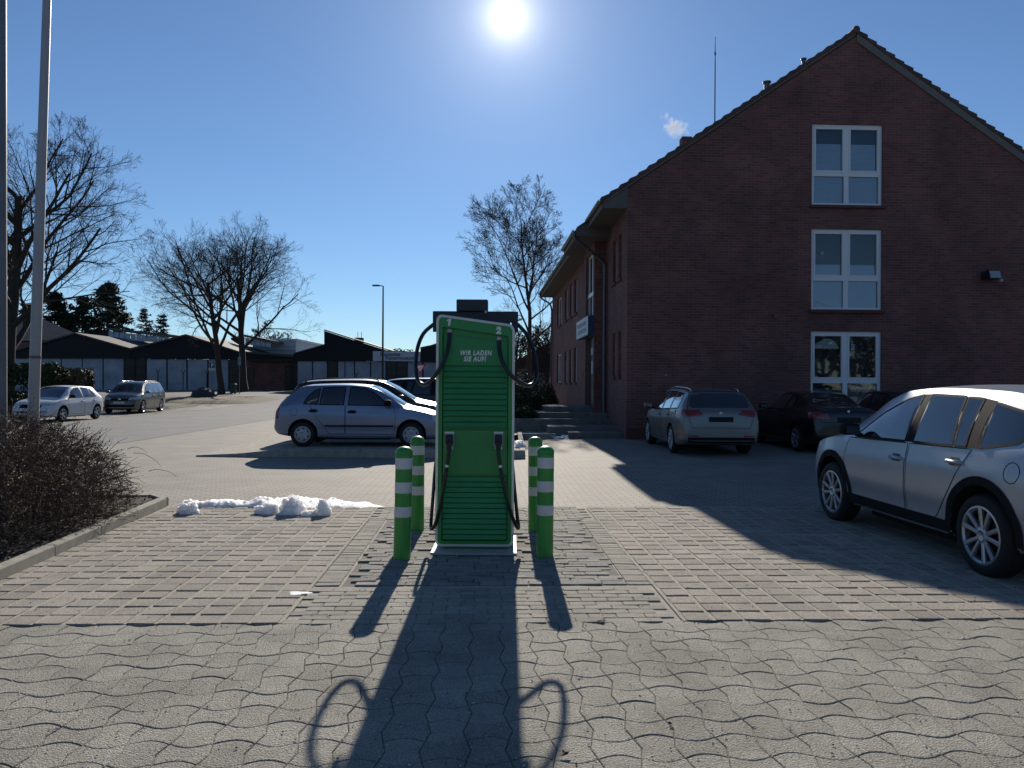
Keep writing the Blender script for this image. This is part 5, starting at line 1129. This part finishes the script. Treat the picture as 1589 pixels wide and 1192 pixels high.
for px, py, Y, ms, lab in ((85, 452, 108, cC, 'dark pine behind the tiled roof at the left end of the museum'), (168, 438, 112, cA, 'broad dark conifer towering over the museum clerestory'), (128, 460, 110, cC, 'dark conifer leaning against the broad conifer above the museum'), (226, 476, 115, cB, 'slim conifer with layered branches right of the broad conifer'), (250, 486, 118, cB, 'smaller slim conifer next to the layered conifer'), (45, 470, 104, cC, 'dark pine half hidden by the oak crown')):
    p = at(px, py, Y); H0 = {id(cA): 15, id(cB): 12, id(cC): 13}[id(ms)]; o = tree('conifer', lab, 'conifer', (p.x, Y, .6), ms, rng.uniform(0, 6), (p.z-.6)/H0, 'conifers beyond the museum')
# far wood line: one mass of trees
mb = MB(); rg = random.Random(8); fw_ = MB()
for k in range(330):
    Y = rg.uniform(150, 240); px = rg.uniform(-120, 900); x = at(px, 600, Y).x; hh = rg.uniform(5, 9)*(1.35 if rg.random() < .12 else 1); dec = rg.random() < .45
    for q in range(70):
        t = rg.random()**.6; z = hh*(.15+.85*t); r_ = hh*.28*math.sqrt(max(0, 1-((t-.55)/.5)**2))+.2; a = rg.uniform(0, 6.28); c_ = Vector((x+math.cos(a)*r_*rg.random()**.5, Y+math.sin(a)*r_, z)); s_ = rg.uniform(.25, .6)*(1 if not dec else .55)
        n1_ = Vector((rg.gauss(0, .4), rg.gauss(0, .4), 1)).normalized() if dec else Vector((rg.gauss(0, 1), rg.gauss(0, 1), rg.gauss(0, 1))).normalized(); n2_ = n1_.orthogonal().normalized()
        fw_.add([c_-n1_*s_*1.5, c_+n2_*s_*(.9 if not dec else .12), c_+n1_*s_*1.5], [(0, 1, 2)])
for k in range(260):  # unseen trees behind the camera, added to darken the window reflections
    a0 = rg.uniform(0, math.pi); rr_ = rg.uniform(75, 110); x = math.cos(a0)*rr_*1.3; Y = -12-math.sin(a0)*rr_*.8; hh = rg.uniform(8, 13)
    for q in range(60):
        t = rg.random()**.6; c_ = Vector((x+rg.gauss(0, hh*.16), Y+rg.gauss(0, hh*.16), hh*t)); s_ = rg.uniform(.5, 1.1); n1_ = Vector((rg.gauss(0, 1), rg.gauss(0, 1), rg.gauss(0, 1))).normalized(); n2_ = n1_.orthogonal().normalized(); fw_.add([c_-n1_*s_*1.5, c_+n2_*s_, c_+n1_*s_*1.5], [(0, 1, 2)])
tag(fw_.build('distant_wood', mat('far_foliage', (.035, .042, .034), .95), fix=False), 'distant line of mixed woodland on the horizon, with unseen trees added behind the camera', 'woodland', kind='stuff')
# ---------------------------------------------------------------- twiggy bush in the left bed
M_tw1 = mat('bush_twig', (.105, .066, .046), .85, var=.45, vscale=4); M_tw2 = mat('bush_leaf', (.27, .20, .09), .8, var=.4, vscale=9)
rg = random.Random(21); bu = thing('bare_bush', 'wide low bush of bare brown twigs in the kerbed bed', 'bush', (-6.4, 8.6, .05))
tw = MB(); lf = MB(); BC = Vector((-6.4, 8.6, .05))
def bush_r(x): return 1.0
def kerb_x(y): return (KA+kd*(y-KA.y)/kd.y).x
stems = []
def inside(p):
    x, y, z = p+BC
    ex = (x-(-7.4))/(3.05+.10*(8.5-y)); ey = (y-8.2)/2.15; ez = (z)/1.30
    return abs(ex)**3.2+abs(ey)**2.6+abs(max(ez, 0))**2.6
n_t = 0
while n_t < 27000:
    x = rg.uniform(-10.4, -4.4); y = rg.uniform(6.0, 10.3); z = rg.uniform(.05, 1.28); p = Vector((x, y, z))-BC; v = inside(p)
    if v > 1.0 or (v < .35 and rg.random() < .72): continue
    n_t += 1
    outd = Vector(((x+7.4)/9.3*1.6+.12, (y-8.55)/2.6*1.5, .35+.2*z)).normalized(); d = (outd+Vector((rg.gauss(0, .8), rg.gauss(0, .8), rg.gauss(0, .6)))).normalized(); ln = rg.uniform(.10, .28)*(1.2 if v > .75 else 1)
    pts = [p]; q = p
    for i in range(3):
        d = (d+Vector((rg.gauss(0, .25), rg.gauss(0, .25), rg.gauss(0, .2)-.10*i))).normalized(); q = q+d*ln/3; pts.append(q)
    r_ = rg.uniform(.0028, .0058); tw.tube(pts, [r_, r_*.8, r_*.6, r_*.35], 3, cap=False)
    for k in range(rg.choice((0, 1, 2, 3))):
        c_ = pts[rg.randint(1, 3)]; s_ = rg.uniform(.008, .017); n1_ = Vector((rg.gauss(0, 1), rg.gauss(0, 1), rg.gauss(0, 1))).normalized(); n2_ = n1_.orthogonal().normalized(); lf.add([c_-n1_*s_*.3, c_+n2_*s_*.5+n1_*s_*.5, c_+n1_*s_*1.5, c_-n2_*s_*.5+n1_*s_*.5], [(0, 1, 2, 3)])
for k in range(160):                    # main canes from the ground
    x = rg.uniform(-9.8, -5.0); y = rg.uniform(7.5, 9.7); p = Vector((x, y, .0))-BC; d = Vector((rg.gauss(.1, .35), rg.gauss(0, .35), 1)).normalized(); pts = [p]; q = p
    for i in range(5): d = (d+Vector((rg.gauss(.05, .2), rg.gauss(0, .2), -.06*i))).normalized(); q = q+d*rg.uniform(.14, .24); pts.append(q)
    if inside(pts[-1]) < 1.15: tw.tube(pts, [.009, .008, .007, .006, .005, .003], 4, cap=False)
for k in range(12):                     # long shoots leaning out at the right end
    y = rg.uniform(7.6, 9.8); p = Vector((-4.75+rg.gauss(0, .2), y, rg.uniform(.35, .95)))-BC; d = Vector((1, rg.gauss(0, .5), rg.uniform(.0, .7))).normalized(); pts = [p]; q = p
    for i in range(5): d = (d+Vector((rg.gauss(0, .15), rg.gauss(0, .15), -.22))).normalized(); q = q+d*rg.uniform(.05, .105); pts.append(q)
    tw.tube(pts, [.0042, .0038, .0034, .003, .0024, .0015], 3, cap=False)
tw.build('twigs', M_tw1, bu, fix=False); lf.build('dead_leaves', M_tw2, bu, fix=False)
# ---------------------------------------------------------------- clipped evergreen hedge, and shrubs by the steps
def leafy(name, label, cat, boxes, n, size, m, seed, jit=.06, group=None, core=None):
    """boxes: (centre, half sizes, power) superellipsoids filled with leaves at their skin"""
    rg = random.Random(seed); c0_ = Vector(boxes[0][0]); o = thing(name, label, cat, (c0_.x, c0_.y, c0_.z-boxes[0][1][2]), 0, group); base = Vector(o.location); mb = MB()
    tot_ = sum(b[1][0]*b[1][2]+b[1][1]*b[1][2]+b[1][0]*b[1][1] for b in boxes)
    for c_, h_, pw in boxes:
        cnt = int(n*(h_[0]*h_[2]+h_[1]*h_[2]+h_[0]*h_[1])/tot_); c_ = Vector(c_)
        for k in range(cnt):
            d = Vector((rg.gauss(0, 1), rg.gauss(0, 1), rg.gauss(0, 1))); d = Vector([math.copysign(abs(a)**.5, a) for a in d]) if pw > 2.5 else d
            s_ = (abs(d.x)**pw+abs(d.y)**pw+abs(d.z)**pw)**(1/pw); d /= s_; kk = rg.uniform(.72, 1.04)+.10*noise.noise(d*2.5+c_)
            p = c_+Vector((d.x*h_[0], d.y*h_[1], d.z*h_[2]))*kk-base; z_ = rg.uniform(.6, 1.3)*size
            n1_ = (d+Vector((rg.gauss(0, .7), rg.gauss(0, .7), rg.gauss(0, .7)))).normalized(); t_ = n1_.orthogonal().normalized(); t_ = Matrix.Rotation(rg.uniform(0, 6.28), 3, n1_) @ t_; b_ = n1_.cross(t_)
            mb.add([p-t_*z_, p-b_*z_*.45, p+t_*z_, p+b_*z_*.45], [(0, 1, 2, 3)])
    mb.build('foliage', m, o, fix=False); return o
M_hedge = mat('hedge_leaf', (.030, .042, .016), .8, spec=.2, var=.5, vscale=3); M_hedge2 = mat('dry_hedge_leaf', (.075, .055, .025), .7, var=.5, vscale=3); M_yew = mat('yew_leaf', (.040, .048, .014), .6, var=.6, vscale=4)
def hb(px0, px1, Y, z1): a = at(px0, 600, Y).x; b = at(px1, 600, Y).x; return ((a+b)/2, Y, z1/2), ((b-a)/2, .75, z1/2), 5
leafy('clipped_hedge', 'clipped dark evergreen hedge behind the white hatchback', 'hedge', [hb(-60, 96, 36, 2.45)], 15000, .10, M_hedge, 3)
leafy('dry_hedge', 'brownish half dry hedge in front of the concrete wall', 'hedge', [hb(94, 139, 38, 2.2)], 4500, .10, M_hedge2, 4)
sg2 = 'evergreen shrubs beside the entrance steps'
for i, (px, Y, hz_, hx, lab) in enumerate(((806, 26.5, 1.55, .42, 'upright golden green shrub just right of the charger'), (822, 27.5, 1.75, .45, 'taller pointed evergreen shrub under the slender tree'), (836, 27.6, .95, .36, 'rounded dark evergreen shrub beside the top step'), (814, 24.6, .75, .42, 'low dark spreading shrub in the gravel bed'), (850, 36, 1.5, .40, 'dark shrub against the far corner of the brick house'), (796, 29, 1.6, .5, 'dark shrub mostly hidden behind the charger'))):
    p = at(px, 600, Y); leafy('evergreen_shrub', lab, 'shrub', [((p.x, Y, .2+hz_/2), (hx, hx, hz_/2), 2), ((p.x+.1, Y-.1, .2+hz_*.3), (hx*1.15, hx*1.1, hz_*.32), 2)], 2600, .055, M_yew if i in (0, 1) else M_hedge, 30+i, group=sg2)
# ================================================================ museum across the street
M_fas = mat('black_fascia', (.008, .009, .012), .75, var=.15, vscale=1.5); M_pan = mat('milky_panel', (.27, .30, .35), .4, var=.35, vscale=.6, dirt=.3, dirtcol=(.22, .25, .30)); M_mus_roof = mat('museum_roof', (.085, .08, .076), .8, var=.15, vscale=1)  # mottled tones in the milky panel colour stand in for reflections
M_dwin = mat('dark_window', (.012, .013, .016), .25, spec=.35, var=.5, vscale=1.5); M_dframe = mat('dark_frame', (.010, .011, .013), .6); M_hall = mat('pale_hall', (.50, .52, .55), .6, var=.06, vscale=.6); M_clere = mat('clerestory_glass', (.32, .40, .48), .2)
MY = 79.0
def mp_(px, py, dy=0.0): p = at(px, py, MY+dy); return (p.x, p.z)
mx_ = at(330, 605, MY); MB0 = at(330, 605.5, MY).z
mu = thing('museum_building', 'long low museum with black zigzag gables over milky wall panels', 'museum', (0, MY, 0))
def mprism(name, pts, y0, y1, m, par=mu): return MB().prism([mp_(a, b, y0) for a, b in pts], y0, y1).build(name, m, par)
# fascia gables (left pair)
mprism('gable_fascia', [(20, 556), (204, 556.5), (204, 543.5), (118, 519.5), (20, 547)], 0, .3, M_fas)
mprism('gable_fascia', [(204.4, 556.5), (372, 558), (372, 548), (290, 522), (204.4, 543.5)], 0, .3, M_fas)
mprism('gable_fascia', [(372.4, 558), (455, 560), (455, 554), (372.4, 548)], .02, .3, M_fas)
mprism('saw_fascia', [(455, 560), (578, 560.5), (578, 537), (503, 513.5), (503, 536.5), (455, 550)], -3, -2.7, M_fas)
mprism('saw_fascia', [(578.4, 560.5), (652, 562), (652, 546), (600, 544), (578.4, 537.2)], -2.98, -2.7, M_fas)
mprism('saw_fascia', [(652.4, 562), (760, 563), (760, 520), (676, 533), (652.4, 541)], -3, -2.7, M_fas)
def roof(name, a, b, y1, m=M_mus_roof):
    (x0, z0), (x1, z1) = mp_(*a), mp_(*b); MB().prism([(x0, z0+.02), (x1, z1+.02), (x1, z1+.18), (x0, z0+.18)], -.3, y1).build(name, m, mu)
roof('roof_slope', (20, 547), (118, 519), 22); roof('roof_slope', (118.2, 519), (204, 543), 22); roof('roof_slope', (204.2, 543), (290, 521.5), 22); roof('roof_slope', (290.2, 521.5), (372, 548), 22); roof('roof_slope', (372.2, 547.5), (455, 553), 14)
def roof3(a, b):
    (x0, z0), (x1, z1) = mp_(*a, -3.2), mp_(*b, -3.2); MB().prism([(x0, z0+.02), (x1, z1+.02), (x1, z1+.14), (x0, z0+.14)], -3.2, 16).build('roof_slope', M_mus_roof, mu)
roof3((455, 550), (503, 536.3)); roof3((503, 513.3), (600, 543.7)); roof3((652, 541), (760, 519.5))
# clerestory sheds standing on the roofs, each glazed strip in panes
for x0, x1, yt, yb, back in ((168, 262, 512, 527, 9), (372, 420, 521, 534, 9)):
    mprism('clerestory_cheek', [(x0-14, 527), (x0, yb+2), (x0, yt), (x0-14, yt+4)], back, back+.3, M_fas)
    (ax_, az), (bx_, bz) = mp_(x0, yt, back), mp_(x1, yt+10, back); MB().prism([(ax_, az), (bx_, bz), (bx_, bz+.25), (ax_, az+.25)], back-.4, back+6).build('clerestory_roof', M_mus_roof, mu)
    n = int((x1-x0)/8)
    for i in range(n):
        a = x0+.5+(x1-x0)*i/n; b = x0+(x1-x0)*(i+1)/n-.7; ta = yt+2+10*(i)/n; mprism('clerestory_pane', [(a, yb+5*i/n), (b, yb+5*(i+1)/n), (b, ta+.9), (a, ta)], back, back+.1, M_clere)
# wall behind, then panels one by one
mprism('wall', [(20, 606), (455, 607.5), (455, 559), (20, 555.5)], .35, .7, M_dframe); mprism('wall', [(455, 609), (760, 611), (760, 562.5), (455, 559.5)], -2.65, -2.3, M_dframe)
def panel(x0, x1, yt, yb, y, name='wall_panel', m=M_pan): return mprism(name, [(x0, yb), (x1, yb), (x1, yt), (x0, yt)], y, y+.06, m)
for x0, x1 in ((24, 57), (58.5, 94), (96, 126.5), (128.5, 159), (161, 191.5)): panel(x0, x1, 556.5, 605.5, .28)
for x0, x1 in ((228, 258), (260.5, 289), (291.5, 321.5), (324, 354)): panel(x0, x1, 557.8, 605.3, .28)
for x0, x1 in ((462, 484), (486, 507), (525, 534.5), (536, 549), (551, 574), (576, 598)): panel(x0, x1, 560.8, 608.5, -2.72)
for x0, x1 in ((633, 655), (657.5, 680), (682, 705), (707, 730)): panel(x0, x1, 562, 610, -2.72)
for x0, x1, y, yt in ((193, 209, .28, 557), (211.5, 226, .28, 557), (356, 371, .28, 558), (508.5, 523.5, -2.72, 561), (599.5, 614.5, -2.72, 561.5), (616, 631.5, -2.72, 562)):
    w = panel(x0, x1, yt, 606 if y > 0 else 609, y, 'door_glass', M_dwin)
    for k in range(1, 4): yy = yt+(606-yt)*k/4; mprism('glazing_bar', [(x0, yy+.5), (x1, yy+.5), (x1, yy-.5), (x0, yy-.5)], y-.05, y-.002, M_dframe, w)
# museum sign
sgn_ = mprism('sign_board', [(578.5, 560), (652, 561), (652, 546), (578.5, 545)], -3.12, -3.0, mat('sign_board', (.50, .52, .56), .6))
M_slet = mat('sign_lettering_dark', (.05, .055, .07), .7)
for t_, px, py in (('Deutsches', 590, 552.5), ('Panzermuseum', 598, 558)):
    x_, z_ = mp_(px, py); text('sign_lettering', t_, .50, M_slet, sgn_, (x_*.9605, -3.125, CH+(z_-CH)*.9605), RX, bold=.012, width=.94)
mprism('sign_lamp', [(606, 546.3), (625, 546.3), (625, 547.6), (606, 547.6)], -3.3, -3.13, mat('lamp_white', (.8, .8, .78), .5))
(cx_, cz_) = mp_(556, 524, 6); MB().bbox((cx_-.42, 6, cz_-2.2), (cx_+.42, 7, cz_)).build('chimney', M_brick, mu)
for dx in (-.15, .25): MB().tube([(cx_+dx, 6.5, cz_), (cx_+dx, 6.5, cz_+.65)], .03, 6).build('antenna', M_dframe, mu)
# brick link building between the two fronts
bl_ = thing('brick_annex', 'low red brick annex between the two museum fronts', 'building', (0, MY, 0))
mprism('wall', [(374, 607), (462, 609), (462, 561), (374, 558)], .20, .34, M_brick, bl_); mprism('roof_edge', [(385, 561), (455.5, 561), (455.5, 557), (385, 557)], -.6, .18, M_dframe, bl_)
d_ = mprism('door', [(442, 608.6), (455, 608.6), (455, 567), (442, 567)], .15, .198, M_dframe, bl_)
for k in range(4): yy = 570+9*k; mprism('pane', [(444, yy+7), (453, yy+7), (453, yy), (444, yy)], .12, .148, M_dwin, d_)
mprism('window', [(382, 600), (394, 600), (394, 570), (382, 570)], .15, .198, M_dwin, bl_)
# pale hall behind
ha = thing('white_hall', 'plain pale metal hall standing behind the museum annex', 'building', (0, MY, 0))
(x0, z0), (x1, z1) = mp_(392, 556, 14), mp_(459, 529, 14); 
MB().bbox((x0, 14, 0), (x1, 30, z1)).build('wall', M_hall, ha); MB().bbox((x0-.2, 13.8, z1), (x1+.2, 30.2, z1+.25)).build('roof_edge', mat('pale_trim', (.62, .63, .65), .5), ha)
for k in range(1, 4): zz = z1-.55*k-.1; MB().bbox((x0+.02, 13.97, zz-.02), (x1-.02, 13.998, zz+.02)).build('panel_joint', M_zinc, ha)
# tiled house at the left end
th_ = thing('tiled_house', 'low house with a big grey tiled roof beside the museum', 'house', (0, MY+5, 0)); YT = MY+5
def tp(px, py, dy=0.0): p = at(px, py, YT+dy); return (p.x, dy, p.z)
M_tl = brickmat('grey_tiles', (.10, .095, .09), (.075, .07, .068), (.03, .03, .03), .35, .30, .03, coord='WALL', bump=.8, var=.3)
mb = MB(); mb.add([tp(-80, 531, 0), tp(139, 527, 1), tp(66, 495, 7), tp(-80, 492, 7), tp(-80, 531, 14), tp(130, 531, 13)], [(0, 1, 2, 3), (3, 2, 5, 4), (1, 5, 2), (0, 4, 5, 1), (0, 3, 4)]); mb.build('roof', M_tl, th_)
MB().bbox((tp(-80, 600)[0], .6, -.3), (tp(58, 600)[0], 12, tp(0, 530)[2])).build('wall', M_brick, th_)
# concrete wall behind the dry hedge
p0, p1 = at(70, 600, 40.5), at(141, 572, 40.5); cw = MB().bbox((p0.x, 40.5, -.2), (p1.x, 40.75, p1.z)).build('concrete_wall', mat('wall_concrete', (.22, .19, .16), .9, var=.3, vscale=2))
tag(cw, 'low concrete wall end showing behind the dry hedge', 'wall')
MB().bbox((p0.x-.05, 40.45, p1.z+.001), (p1.x+.06, 40.8, p1.z+.07)).build('coping', M_kerb, cw)
# dark roofed house behind the slender tree
YD = 62; dh = thing('dark_roofed_house', 'house with dark tiled roof and pale wall glimpsed behind the slender tree', 'house', (0, YD, 0))
def dp(px, py): p = at(px, py, YD); return (p.x, p.z)
mb = MB(); q = [dp(780, 577), dp(900, 575), dp(905, 503), dp(790, 566)]
mb.prism([dp(770, 577), dp(935, 577), dp(895, 508), dp(826, 546)], 0, 10); mb.build('roof', M_tl, dh)
MB().bbox((dp(776, 577)[0], .3, -.2), (dp(930, 577)[0], 9, dp(776, 577)[1])).build('wall', mat('render_pale', (.32, .33, .34), .9, var=.15, vscale=1), dh)
MB().bbox((dp(838, 600)[0], .25, .0), (dp(856, 600)[0], .295, dp(840, 600)[1])).build('gate', M_dframe, dh)
# ================================================================ poles, signs, street furniture
M_galv = mat('galvanised', (.16, .17, .185), .55, metal=.5, var=.15, vscale=3); M_alu = mat('pole_alu', (.34, .33, .33), .5, metal=.3, var=.08, vscale=3)
p = gp(55, 770); fpY = 10.9; b_ = at(55, 658, fpY); t_ = at(76.5, 0, fpY)
fp = thing('flagpole', 'pale tapered flagpole standing in the bush, leaning slightly', 'flagpole', (b_.x-.06, fpY, 0)); dx = (t_.x-b_.x)/(t_.z-b_.z)
MB().tube([(0, 0, 0), (dx*3, 0, 3), (dx*8.6, 0, 8.6)], [.075, .070, .048], 18).build('shaft', M_alu, fp, smooth=50)
MB().lathe([(.05, 0), (.06, .02), (.06, .06), (.02, .09)], 14, M=Matrix.Translation((dx*8.6, 0, 8.6))).build('cap', M_white, fp, smooth=40)
MB().lathe([(.077, 0), (.078, .02), (.077, .04)], 16, M=Matrix.Translation((dx*1.95, 0, 1.95))).build('collar', M_zinc, fp)
lY = 8.6; q0 = at(2, 690, lY); q1 = at(0, 0, lY)
lp_ = thing('lamp_post', 'thick grey galvanised post at the end of the bush', 'post', (q0.x-.005, lY, 0)); MB().tube([(0, 0, 0), (q1.x-q0.x, 0, 7.5)], [.068, .058], 18).build('shaft', M_galv, lp_, smooth=50); MB().lathe([(.068, 0), (.075, .01), (.075, .3), (.068, .32)], 18).build('foot_sleeve', M_galv, lp_, smooth=40)
sY = 52; s0 = at(593.5, 620, sY); s1 = at(593.5, 444, sY)
sl_ = thing('street_lamp', 'tall slim street lamp rising behind the silver blue hatchback', 'street lamp', (s0.x, sY, gz(s0.x, sY))); zt_ = s1.z-sl_.location.z
MB().tube([(0, 0, 0), (0, 0, zt_*.5), (0, 0, zt_)], [.085, .065, .045], 12).build('mast', M_dframe, sl_, smooth=50); MB().tube([(0, 0, zt_-.01), (-.12, 0, zt_+.02), (-.3, 0, zt_+.03)], .03, 8).build('arm', M_dframe, sl_)
MB().cbox((-.72, -.12, zt_-.01), (-.22, .12, zt_+.08), .02).build('lantern', M_dframe, sl_)
yY = 56; y0 = at(652, 573, yY); gs = thing('yield_sign', 'give-way triangle sign on a post in front of the museum', 'road sign', (y0.x, yY, gz(y0.x, yY))); zc = y0.z-gs.location.z
MB().tube([(0, .04, 0), (0, .04, zc+.35)], .03, 8).build('post', M_galv, gs)
MB().prism([(-.42, zc+.36), (.42, zc+.36), (0, zc-.37)], 0, .02).build('sign_plate', mat('sign_red', (.45, .02, .02), .5), gs); MB().prism([(-.27, zc+.27), (.27, zc+.27), (0, zc-.20)], -.004, -.001).build('sign_centre', M_white, gs)
pY = 64; p0 = at(329, 567, pY); ps = thing('parking_sign', 'blue parking sign with a white supplementary plate beside the verge tree', 'road sign', (p0.x, pY, gz(p0.x, pY))); zc = p0.z-ps.location.z
MB().tube([(0, .04, 0), (0, .04, zc+.3)], .03, 8).build('post', M_galv, ps); pl = MB().bbox((-.21, 0, zc-.19), (.21, .02, zc+.21)).build('sign_plate', mat('sign_dark_blue', (.01, .03, .09), .4), ps); MB().bbox((-.3, 0, zc-.44), (.3, .02, zc-.22)).build('supplementary_plate', mat('plate_pale', (.4, .44, .42), .5), ps)
text('letter', 'P', .40, M_white, ps, (-.08, -.003, zc-.135), RX, bold=.01)
nY = 66; n0 = at(371.5, 562, nY); ns_ = thing('notice_post', 'slim post with stacked pale notice plates beside the green bin', 'sign post', (n0.x, nY, gz(n0.x, nY))); zc = n0.z-ns_.location.z
MB().tube([(0, .03, 0), (0, .03, zc+.8)], .035, 8).build('post', M_galv, ns_)
for k in range(2): MB().bbox((-.13, 0, zc+.0+.38*k-.25), (.13, .02, zc+.33+.38*k-.25)).build('notice_plate', mat('plate_blue_grey', (.20, .24, .30), .5), ns_)
b0 = at(362, 611, 66.5); bn = thing('litter_bin', 'dark green litter bin between the two big verge trees', 'bin', (b0.x, 66.5, gz(b0.x, 66.5)+.02)); MB().cbox((-.22, -.2, .08), (.22, .2, .80), .02).build('body', mat('bin_green', (.012, .045, .03), .5), bn); MB().prism([(-.25, .801), (.25, .801), (.2, .90), (-.2, .90)], -.23, .23).build('lid', mat('bin_lid', (.02, .06, .045), .5), bn)
for sx in (-.15, .15): MB().bbox((sx-.02, -.15, -.1), (sx+.02, .15, .079)).build('foot', M_dframe, bn)
bo0 = at(316, 611, 60); bl = lump('boulder', (bo0.x, 60, gz(bo0.x, 60)+.05), (.95, .6, .72), 5, None, 14, .25); bl.data.materials[0] = mat('boulder_stone', (.05, .05, .052), .9, var=.3, vscale=3); tag(bl, 'dark rounded boulder on the grass verge beside the tree', 'boulder')
for px, yb, lab in ((245, 573, 'dark Y-topped post before the first museum panel right of the glass door'), (284, 574, 'dark Y-topped post before the second museum panel right of the glass door'), (321, 575, 'dark Y-topped post before the museum panel left of the parking sign'), (553, 577, 'dark Y-topped post before the museum front with the name board')):
    fY = 74; f0 = at(px, 605, fY); f1 = at(px, yb, fY); fo_ = thing('fence_post', lab, 'fence post', (f0.x, fY, gz(f0.x, fY)), 0, 'Y-topped fence posts before the museum'); zt_ = f1.z-fo_.location.z
    MB().tube([(0, 0, 0), (0, 0, zt_-.4)], .045, 8).build('post', M_dframe, fo_)
    for s_ in (-1, 1): MB().tube([(0, 0, zt_-.41), (s_*.18, 0, zt_)], .03, 6).build('arm', M_dframe, fo_)
